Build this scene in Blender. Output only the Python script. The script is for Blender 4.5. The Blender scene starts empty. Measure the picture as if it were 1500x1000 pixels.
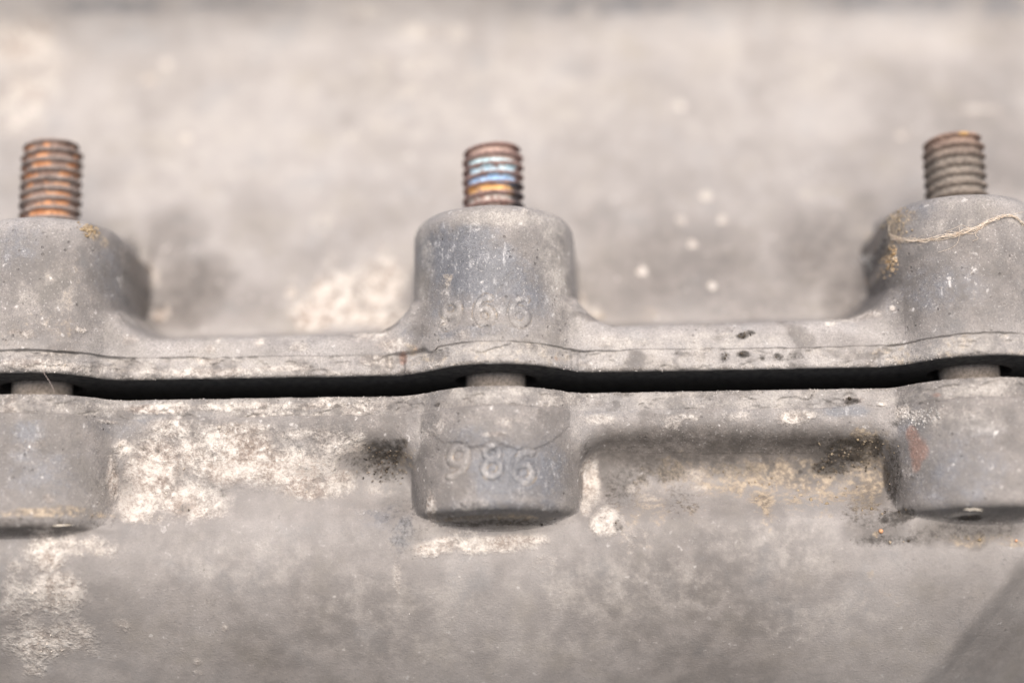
import bpy, math, random
import numpy as np
from mathutils import Vector, Matrix, Euler
from mathutils.geometry import tessellate_polygon

# ------------------------------------------------------------------ camera, world, sun, exposure
SC = bpy.context.scene
COL = SC.collection
MM = 0.001
TILT = math.radians(-45)                      # the whole joint lies tilted back, seen from above
BASE = Matrix.Translation((0, 0, 0.8)) @ Matrix.Rotation(TILT, 4, 'X')

cam_data = bpy.data.cameras.new('camera')
cam = bpy.data.objects.new('camera', cam_data)
COL.objects.link(cam)
CAM_POS = Vector((4.468, -240.568, -48.077)) * MM
YAW, PITCH, ROLL = math.radians(-0.537), math.radians(13.147), math.radians(-0.869)
fwd = Vector((math.sin(YAW) * math.cos(PITCH), math.cos(YAW) * math.cos(PITCH), math.sin(PITCH)))
right = Vector((math.cos(YAW), -math.sin(YAW), 0))
up = right.cross(fwd)
r2 = right * math.cos(ROLL) + up * math.sin(ROLL)
u2 = up * math.cos(ROLL) - right * math.sin(ROLL)
rotm = Matrix((r2, u2, -fwd)).transposed().to_4x4()
cam.matrix_world = BASE @ Matrix.Translation(CAM_POS) @ rotm
cam_data.sensor_width = 36
cam_data.lens = 2728.724 * 36 / 1500
cam_data.clip_start = 0.005
cam_data.clip_end = 50
cam_data.dof.use_dof = True
cam_data.dof.focus_distance = 0.2385
cam_data.dof.aperture_fstop = 4.4
cam_data.dof.aperture_blades = 9
SC.camera = cam

SUN_EL, SUN_AZ = math.radians(63), math.radians(172)      # behind the camera, to its left
world = bpy.data.worlds.new('World')
SC.world = world
world.use_nodes = True
wn = world.node_tree
sky = wn.nodes.new('ShaderNodeTexSky')
sky.sky_type = 'NISHITA'
sky.sun_disc = False
sky.sun_elevation = SUN_EL
sky.sun_rotation = SUN_AZ
sky.air_density = 1.0
sky.dust_density = 4.0
sky.ozone_density = 1.0
wn.nodes['Background'].inputs['Strength'].default_value = 0.08
wn.links.new(sky.outputs[0], wn.nodes['Background'].inputs['Color'])

sun_data = bpy.data.lights.new('sun', 'SUN')
sun_data.energy = 2.0
sun_data.angle = math.radians(45)
sun_data.color = (1.0, 0.935, 0.885)
sun = bpy.data.objects.new('sun', sun_data)
COL.objects.link(sun)
sd = Vector((math.sin(SUN_AZ) * math.cos(SUN_EL), math.cos(SUN_AZ) * math.cos(SUN_EL), math.sin(SUN_EL)))
sun.rotation_euler = sd.to_track_quat('Z', 'Y').to_euler()
sun.location = sd * 3

SC.view_settings.view_transform = 'Standard'
SC.view_settings.look = 'None'
SC.view_settings.gamma = 1
SC.view_settings.exposure = 1.15
SC.render.engine = 'CYCLES'
SC.cycles.max_bounces = 8

# ------------------------------------------------------------------ noise on the surface
def _hash(i, j, seed):
    h = (i.astype(np.int64) * 374761393 + j.astype(np.int64) * 668265263 + seed * 1274126177) & 0xFFFFFFFF
    h = ((h ^ (h >> 13)) * 1274126177) & 0xFFFFFFFF
    h = (h ^ (h >> 16)) & 0xFFFF
    return h / 65535.0

def vnoise(x, z, s, seed=0):
    u, v = x / s, z / s
    i, j = np.floor(u), np.floor(v)
    a, b = u - i, v - j
    a = a * a * a * (a * (a * 6 - 15) + 10)
    b = b * b * b * (b * (b * 6 - 15) + 10)
    return (_hash(i, j, seed) * (1 - a) + _hash(i + 1, j, seed) * a) * (1 - b) + \
           (_hash(i, j + 1, seed) * (1 - a) + _hash(i + 1, j + 1, seed) * a) * b

def fbm(x, z, s, seed=0, octaves=4, gain=0.55):
    out, amp, tot = 0, 1.0, 0
    for k in range(octaves):
        c, sn = math.cos(k * 1.1), math.sin(k * 1.1)
        out = out + amp * vnoise(x * c - z * sn, x * sn + z * c, s / 2 ** k, seed + k * 17)
        tot += amp
        amp *= gain
    return out / tot

def sstep(a, b, t):
    t = np.clip((t - a) / (b - a), 0, 1)
    return t * t * (3 - 2 * t)

def smax(a, b, k):
    h = np.clip(k - np.abs(a - b), 0, None) / k
    return np.maximum(a, b) + h * h * k * 0.25

# ------------------------------------------------------------------ shape of the two castings (millimetres)
# each casting's outside is y = -p(x, z); studs stand at x = -60, 0, 62.35 on the plane y = 0
STUD_X = (-60.0, 0.0, 62.35)
RAD = 10.7                    # boss radius
GAP = 2.74                   # open joint
TOP = (23.8, 24.3, 24.6)      # boss tops
BOT = (-17.0, -15.8, -16.5)   # lower boss ends
FLANGE = 5.2                  # how far the flange stands out between bosses
STEEP = 24.0

def boss_field(x, xc, r, cut):
    """round boss of radius r (array), front at p = r; flanks run back steeply; cut = drop beyond its end"""
    dx = np.abs(x - xc)
    r = np.maximum(r, 0.5)
    t = 0.99914 * r
    inside = np.sqrt(np.maximum(r * r - np.minimum(dx, t) ** 2, 0))
    return inside - np.maximum(dx - t, 0) * STEEP - cut

def swell(x, xc, r):
    """soft plan outline with which the flange swells out round a boss"""
    dx = np.abs(x - xc)
    t = 0.75 * r
    return np.sqrt(r * r - np.minimum(dx, t) ** 2) - np.maximum(dx - t, 0) * 1.134

def fillet(d, r):
    return 0.8 * r * np.clip(1 - np.maximum(d, 0) / (1.25 * r), 0, 1) ** 2.1

def upper_parts(x, z):
    wall = -8.0 - 0.42 * (z - 9) + 0.5 * (fbm(x, z, 30, 5, 2) - 0.5)
    wall = wall + 3.2 * sstep(15, 52, x) * (1 - sstep(24, 44, z))
    wall = smax(wall, -31.0 + (z - 65.0 - 0.02 * x) * 0.75, 5.0)        # start of the next rib overhead
    ft = 9.0 + 0.012 * x
    for xc in STUD_X:                                                  # corner fillets where the flange meets a boss
        ft = ft + fillet(np.abs(x - xc) - RAD, 4.6)
    flange = FLANGE + 0 * x - 0.05 * (z - GAP)
    for xc in STUD_X:
        flange = smax(flange, swell(x, xc, RAD + 0.1), 4.5)
    e = np.clip(z - (ft - 2.2), 0, 2.1)
    flange = flange - (2.2 - np.sqrt(2.2 ** 2 - e ** 2)) - np.maximum(z - ft, 0) * 4.5
    bosses = []
    for xc, zt in zip(STUD_X, TOP):
        rf = 2.6
        e = np.clip(z - (zt - rf), 0, rf * 0.995)
        r = RAD + 0.3 - 0.016 * (z - GAP) - (rf - np.sqrt(rf ** 2 - e ** 2)) * 0.85
        bosses.append(boss_field(x, xc, r, np.maximum(z - zt + 0.05, 0) * 6.0))
    return wall, flange, bosses

def lower_parts(x, z):
    bay = sstep(-54, -48, x) * (1 - sstep(-22, -15, x))
    wall = 0.9 + 2.3 * bay + (2.9 * (1 - bay)) * sstep(-10.5, -17.5, z) + 0.6 * bay * sstep(-12, -17, z) - 0.6 * sstep(0, 40, x) * sstep(-19, -10, z) - np.maximum(-z - 18, 0) ** 2 / 38.0 * 1.0 + 0.6 * (fbm(x, z, 25, 9, 2) - 0.5)
    wall = wall + (0.9 * sstep(-12, -17, z) * sstep(-34, -20, z)) + (2.6 * sstep(-42, -52, x) + 1.2 * sstep(48, 56, x)) * sstep(-11, -17, z) * sstep(-34, -20, z)
    crease = ((x - 54.1) * 0.785 + (-z - 37.0) * 0.62)                    # facet turning away at the lower right
    wall = wall - 0.6 * np.maximum(crease, 0) ** 1.0 * sstep(-1.0, 2.5, crease)
    fb = -6.3 - 0.006 * x
    for xc in STUD_X:
        fb = fb - fillet(np.abs(x - xc) - RAD, 3.5)
    flange = FLANGE + 0.1 + 0.04 * z
    for xc in STUD_X:
        flange = smax(flange, swell(x, xc, RAD), 4.5)
    infill = sstep(-54, -48, x) * (1 - sstep(-22, -15, x))                # left bay is packed with crust
    sl = 1.9 - 1.5 * infill                                            # slope of the underside
    e = np.clip(fb + 3.0 - z, 0, 3.0 * sl / np.sqrt(1 + sl ** 2))
    flange = flange - (3.0 - np.sqrt(3.0 ** 2 - e ** 2)) - np.maximum(fb + 3.0 - e - z, 0) * sl * (z < fb + 3.0 - e)
    bosses = []
    for xc, zb, flat in zip(STUD_X, BOT, (1.3, 0.3, 1.3)):
        rf = 1.4
        e = np.clip((zb + rf) - z, 0, rf * 0.99)
        r = RAD + 0.1 + 0.004 * z - (rf - np.sqrt(rf ** 2 - e ** 2)) * 0.9
        bosses.append(boss_field(xc + np.maximum(np.abs(x - xc) - flat, 0), xc, r, np.maximum(zb + 0.05 - z, 0) * 3.0))
    return wall, flange, bosses

def upper_p(x, z):
    w, f, b = upper_parts(x, z)
    for q in b:
        f = smax(f, q, 1.2)
    return smax(w, f, 4.0)

def lower_p(x, z):
    w, f, b = lower_parts(x, z)
    p = smax(w, f, 4.5)
    for q in b:
        p = smax(p, q, 1.2)
    return p
# ------------------------------------------------------------------ materials
class Nodes:
    def __init__(self, name):
        self.m = bpy.data.materials.new(name)
        self.m.use_nodes = True
        self.t = self.m.node_tree
        self.bsdf = self.t.nodes['Principled BSDF']
        self.tc = self.t.nodes.new('ShaderNodeTexCoord')

    def put(self, sock, v):
        if hasattr(v, 'is_output'):
            self.t.links.new(v, sock)
        elif isinstance(v, tuple) and len(v) == 3:
            sock.default_value = (*v, 1)
        else:
            sock.default_value = v

    def noise(self, mm, detail=4, rough=0.55, off=0.0, stretch=None, dist=0.0):
        n = self.t.nodes.new('ShaderNodeTexNoise')
        n.inputs['Scale'].default_value = 1000.0 / mm
        n.inputs['Detail'].default_value = detail
        n.inputs['Roughness'].default_value = rough
        n.inputs['Distortion'].default_value = dist
        mp = self.t.nodes.new('ShaderNodeMapping')
        mp.inputs['Location'].default_value = (off, off * 0.7, off * 1.3)
        if stretch:
            mp.inputs['Scale'].default_value = stretch
        self.t.links.new(self.tc.outputs['Object'], mp.inputs['Vector'])
        self.t.links.new(mp.outputs[0], n.inputs['Vector'])
        return n.outputs['Fac']

    def voronoi(self, mm, feature='F1', off=0.0):
        n = self.t.nodes.new('ShaderNodeTexVoronoi')
        n.feature = feature
        n.inputs['Scale'].default_value = 1000.0 / mm
        self.t.links.new(self.tc.outputs['Object'], n.inputs['Vector'])
        return n.outputs['Distance'], n.outputs['Color']

    def math(self, op, a, b=0.0, c=0.0, clamp=False):
        n = self.t.nodes.new('ShaderNodeMath')
        n.operation = op
        n.use_clamp = clamp
        self.put(n.inputs[0], a)
        self.put(n.inputs[1], b)
        self.put(n.inputs[2], c)
        return n.outputs[0]

    def ramp(self, v, a, b, lo=0.0, hi=1.0, smooth=True):
        n = self.t.nodes.new('ShaderNodeMapRange')
        n.interpolation_type = 'SMOOTHSTEP' if smooth else 'LINEAR'
        self.put(n.inputs['Value'], v)
        n.inputs['From Min'].default_value = a
        n.inputs['From Max'].default_value = b
        n.inputs['To Min'].default_value = lo
        n.inputs['To Max'].default_value = hi
        return n.outputs[0]

    def mix(self, f, a, b, mode='MIX'):
        n = self.t.nodes.new('ShaderNodeMix')
        n.data_type = 'RGBA'
        n.blend_type = mode
        self.put(n.inputs['Factor'], f)
        self.put(n.inputs[6], a)
        self.put(n.inputs[7], b)
        return n.outputs[2]

    def attr(self, name):
        n = self.t.nodes.new('ShaderNodeAttribute')
        n.attribute_name = name
        return n.outputs['Fac'], n.outputs['Color']

    def bump(self, h, dist_mm, strength=1.0, prev=None):
        n = self.t.nodes.new('ShaderNodeBump')
        n.inputs['Distance'].default_value = dist_mm * MM
        n.inputs['Strength'].default_value = strength
        self.t.links.new(h, n.inputs['Height'])
        if prev is not None:
            self.t.links.new(prev, n.inputs['Normal'])
        return n.outputs[0]

    def done(self, col, rough, normal=None, metal=0.0, spec=0.4):
        self.put(self.bsdf.inputs['Base Color'], col)
        self.put(self.bsdf.inputs['Roughness'], rough)
        self.put(self.bsdf.inputs['Metallic'], metal)
        self.bsdf.inputs['Specular IOR Level'].default_value = spec
        if normal is not None:
            self.t.links.new(normal, self.bsdf.inputs['Normal'])
        return self.m

STAINS = ('pale', 'grime_and_shade', 'tan', 'rust', 'blue', 'dust', 'soil_and_shade', 'grit')

def casting_material():
    n = Nodes('weathered_cast_aluminium')
    big = n.noise(14, 4, 0.55, dist=0.6)
    blot = n.noise(5.5, 5, 0.62, 5.0, dist=0.4)
    mid = n.noise(2.6, 6, 0.62, 0.3)
    small = n.noise(0.75, 5, 0.6, 0.7)
    grain = n.noise(0.19, 3, 0.65, 1.1)
    grain2 = n.noise(0.27, 2, 0.5, 2.1)
    hue = n.noise(8, 4, 0.6, 9.0)
    a = {s: n.attr(s)[0] for s in STAINS}
    tone = n.math('ADD', n.math('MULTIPLY', big, 0.55), n.math('ADD', n.math('MULTIPLY', blot, 0.30), n.math('MULTIPLY', mid, 0.15)))
    c = n.mix(n.ramp(tone, 0.34, 0.66), (0.252, 0.229, 0.208), (0.352, 0.323, 0.295))
    c = n.mix(n.math('MULTIPLY', n.ramp(hue, 0.5, 0.72), 0.5), c, (0.300, 0.270, 0.228))
    c = n.mix(n.math('MULTIPLY', n.ramp(hue, 0.46, 0.30), 0.4), c, (0.262, 0.257, 0.248))
    # brown soil film on the casting, and shade painted beside bosses and under the flange
    fine = n.math('SUBTRACT', n.math('ADD', n.math('MULTIPLY', mid, 0.35), n.math('ADD', n.math('MULTIPLY', small, 0.35), n.math('MULTIPLY', grain, 0.3))), 0.5)
    m = n.ramp(n.math('MULTIPLY_ADD', fine, n.math('MULTIPLY_ADD', a['grit'], 1.6, 0.5), a['soil_and_shade']), 0.0, 1.1)
    c = n.mix(n.math('MULTIPLY', m, 0.95), c, n.mix(n.ramp(mid, 0.35, 0.65), (0.074, 0.063, 0.053), (0.156, 0.135, 0.117)))
    # cleaner bluish metal and warm dust
    rag = n.math('ADD', n.math('MULTIPLY', mid, 0.6), n.math('MULTIPLY', small, 0.4))
    rag0 = n.math('SUBTRACT', rag, 0.5)
    m = n.ramp(n.math('MULTIPLY_ADD', rag0, 2.0, a['blue']), 0.08, 0.75)
    c = n.mix(n.math('MULTIPLY', m, 0.9), c, (0.120, 0.121, 0.127))
    bm = m
    m = n.ramp(n.math('MULTIPLY_ADD', rag0, 2.0, a['dust']), 0.2, 0.95)
    c = n.mix(n.math('MULTIPLY', m, 0.75), c, (0.385, 0.350, 0.305))
    # whitish scuffs where the bluish metal shows
    sc = n.noise(1.3, 5, 0.7, 4.0, stretch=(1.6, 1, 0.55))
    m = n.math('MULTIPLY', n.ramp(sc, 0.54, 0.70), n.ramp(bm, 0.2, 0.9))
    c = n.mix(n.math('MULTIPLY', m, 0.5), c, (0.50, 0.48, 0.46))
    # stains
    m = n.ramp(n.math('MULTIPLY_ADD', rag0, 2.4, a['tan']), 0.30, 0.85)
    c = n.mix(n.math('MULTIPLY', m, 0.8), c, n.mix(n.ramp(small, 0.35, 0.65), (0.12, 0.09, 0.06), (0.38, 0.30, 0.205)))
    m = n.ramp(n.math('MULTIPLY_ADD', rag0, 1.9, a['rust']), 0.25, 0.95)
    c = n.mix(n.math('MULTIPLY', m, 0.72), c, n.mix(grain2, (0.12, 0.07, 0.05), (0.32, 0.185, 0.135)))
    # pale oxide crust, thick in the middle and breaking up towards its rim
    tiny = n.noise(0.34, 4, 0.65, 12.0)
    rp = n.math('ADD', n.math('MULTIPLY', mid, 0.40), n.math('ADD', n.math('MULTIPLY', small, 0.33), n.math('MULTIPLY', tiny, 0.27)))
    pm = n.ramp(n.math('MULTIPLY_ADD', n.math('SUBTRACT', rp, 0.5), 2.2, a['pale']), 0.12, 0.98)
    crust = n.mix(n.ramp(rp, 0.38, 0.60), n.mix(n.ramp(hue, 0.4, 0.6), (0.27, 0.235, 0.20), (0.26, 0.195, 0.15)), (0.57, 0.515, 0.45))
    crust = n.mix(n.math('MULTIPLY', n.ramp(small, 0.58, 0.7), 0.7), crust, (0.69, 0.645, 0.585))
    c = n.mix(n.math('MULTIPLY', pm, 0.95), c, crust)
    # scattered tiny pale flecks everywhere
    fl = n.noise(0.9, 2, 0.5, 6.0)
    fm = n.math('MULTIPLY', n.math('MULTIPLY', n.ramp(fl, 0.65, 0.75), n.ramp(mid, 0.4, 0.62)), n.ramp(a['grit'], 0.07, 0.2))
    c = n.mix(n.math('MULTIPLY', fm, 0.6), c, (0.66, 0.62, 0.57))
    # dark oily dirt, and shade painted along flanks and under boss ends
    gs = n.math('ADD', n.math('MULTIPLY', small, 0.55), n.math('MULTIPLY', mid, 0.45))
    gs = n.math('ADD', n.math('MULTIPLY', gs, 0.7), n.math('MULTIPLY', tiny, 0.3))
    gm = n.ramp(n.math('MULTIPLY_ADD', n.math('SUBTRACT', gs, 0.5), 3.6, a['grime_and_shade']), 0.18, 0.95)
    c = n.mix(n.math('MULTIPLY', gm, 0.92), c, (0.035, 0.029, 0.023))
    # tonal mottling and pits of the unmachined skin
    gr = n.ramp(a['grit'], 0.3, 1.0)
    mot = n.mix(1.0, c, n.ramp(n.math('ADD', n.math('MULTIPLY', mid, 0.6), n.math('MULTIPLY', small, 0.4)), 0.34, 0.66, 0.66, 1.28, False), 'MULTIPLY')
    c = n.mix(n.math('MULTIPLY_ADD', gr, 0.65, 0.25), c, mot)
    vd, _ = n.voronoi(1.15)
    pit = n.math('MULTIPLY', n.ramp(vd, 0.20, 0.10), n.math('MULTIPLY', n.ramp(n.noise(3.1, 2, 0.5, 17.0), 0.50, 0.62), gr))
    c = n.mix(n.math('MULTIPLY', pit, 0.45), c, (0.05, 0.043, 0.037))
    # cast grain: salt and pepper, stronger in some places than others
    gv = n.math('MULTIPLY', n.ramp(blot, 0.35, 0.65, 0.55, 1.0), n.ramp(a['grit'], 0.0, 1.0, 0.30, 1.15))
    c = n.mix(gv, c, n.mix(1.0, c, n.ramp(grain, 0.32, 0.68, 0.66, 1.34, False), 'MULTIPLY'))
    d = n.math('MULTIPLY', n.ramp(grain2, 0.63, 0.71), gv)
    c = n.mix(n.math('MULTIPLY', d, n.math('MULTIPLY_ADD', gm, -0.3, 0.38)), c, (0.56, 0.52, 0.48))
    d = n.math('MULTIPLY', n.ramp(grain2, 0.37, 0.29), gv)
    c = n.mix(n.math('MULTIPLY', d, 0.5), c, (0.09, 0.08, 0.075))
    h = n.math('SUBTRACT', n.math('ADD', n.math('MULTIPLY', grain, 0.6), n.math('MULTIPLY', grain2, 0.6)), n.math('MULTIPLY', pit, 1.5))
    nb = n.bump(h, 0.09, 0.8)
    nb = n.bump(n.math('MULTIPLY', small, n.math('MULTIPLY_ADD', pm, 1.3, n.math('MULTIPLY_ADD', gr, 0.4, 0.15))), 0.30, 0.7, nb)
    rough = n.math('SUBTRACT', 0.70, n.math('MULTIPLY', bm, 0.25))
    return n.done(c, rough, nb, 0.0, 0.45)

def stud_material():
    n = Nodes('rusty_threaded_steel')
    _, col = n.attr('paint')
    s = n.noise(0.5, 5, 0.65)
    g = n.noise(0.16, 2, 0.6, 1.0)
    c = n.mix(1.0, col, n.ramp(s, 0.3, 0.7, 0.6, 1.4, False), 'MULTIPLY')
    c = n.mix(1.0, c, n.ramp(g, 0.3, 0.7, 0.8, 1.2, False), 'MULTIPLY')
    nb = n.bump(n.math('ADD', s, n.math('MULTIPLY', g, 0.5)), 0.09, 0.8)
    return n.done(c, 0.8, nb, 0.0, 0.35)

def plain_material(name, c0, c1, mm=0.4, rough=0.85):
    n = Nodes(name)
    s = n.noise(mm, 4, 0.6)
    return n.done(n.mix(n.ramp(s, 0.3, 0.7), c0, c1), rough, n.bump(s, 0.05, 0.6))

def crumb_material():
    n = Nodes('dirt_crumb')
    _, col = n.attr('paint')
    s = n.noise(0.3, 3, 0.6)
    c = n.mix(1.0, col, n.ramp(s, 0.3, 0.7, 0.65, 1.3, False), 'MULTIPLY')
    return n.done(c, 0.9, n.bump(s, 0.08, 0.8), 0.0, 0.2)

CAST = casting_material()
STEEL = stud_material()
CRUMB = crumb_material()
DARK_FACE = plain_material('dark_joint_face', (0.05, 0.048, 0.045), (0.13, 0.12, 0.11), 0.8, 0.9)  # joint faces darker than the outer skin

# ------------------------------------------------------------------ things
def thing(name, label, cat, loc=(0, 0, 0), group=None):
    o = bpy.data.objects.new(name, None)
    COL.objects.link(o)
    o.empty_display_size = 0.01
    o.matrix_world = BASE @ Matrix.Translation(Vector(loc) * MM)
    o['label'] = label
    o['category'] = cat
    if group:
        o['group'] = group
    return o

def mesh_object(name, verts, faces, mat, parent=None, smooth=True):
    me = bpy.data.meshes.new(name)
    me.from_pydata([tuple(v) for v in verts], [], [tuple(f) for f in faces])
    me.materials.append(mat)
    if smooth:
        me.shade_smooth()
    o = bpy.data.objects.new(name, me)
    COL.objects.link(o)
    if parent is not None:
        o.parent = parent
    return o

def set_color(me, cols):
    a = me.attributes.new('paint', 'FLOAT_COLOR', 'POINT')
    c = np.ones((len(me.vertices), 4), np.float32)
    c[:, :3] = cols
    a.data.foreach_set('color', c.ravel())

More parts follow.
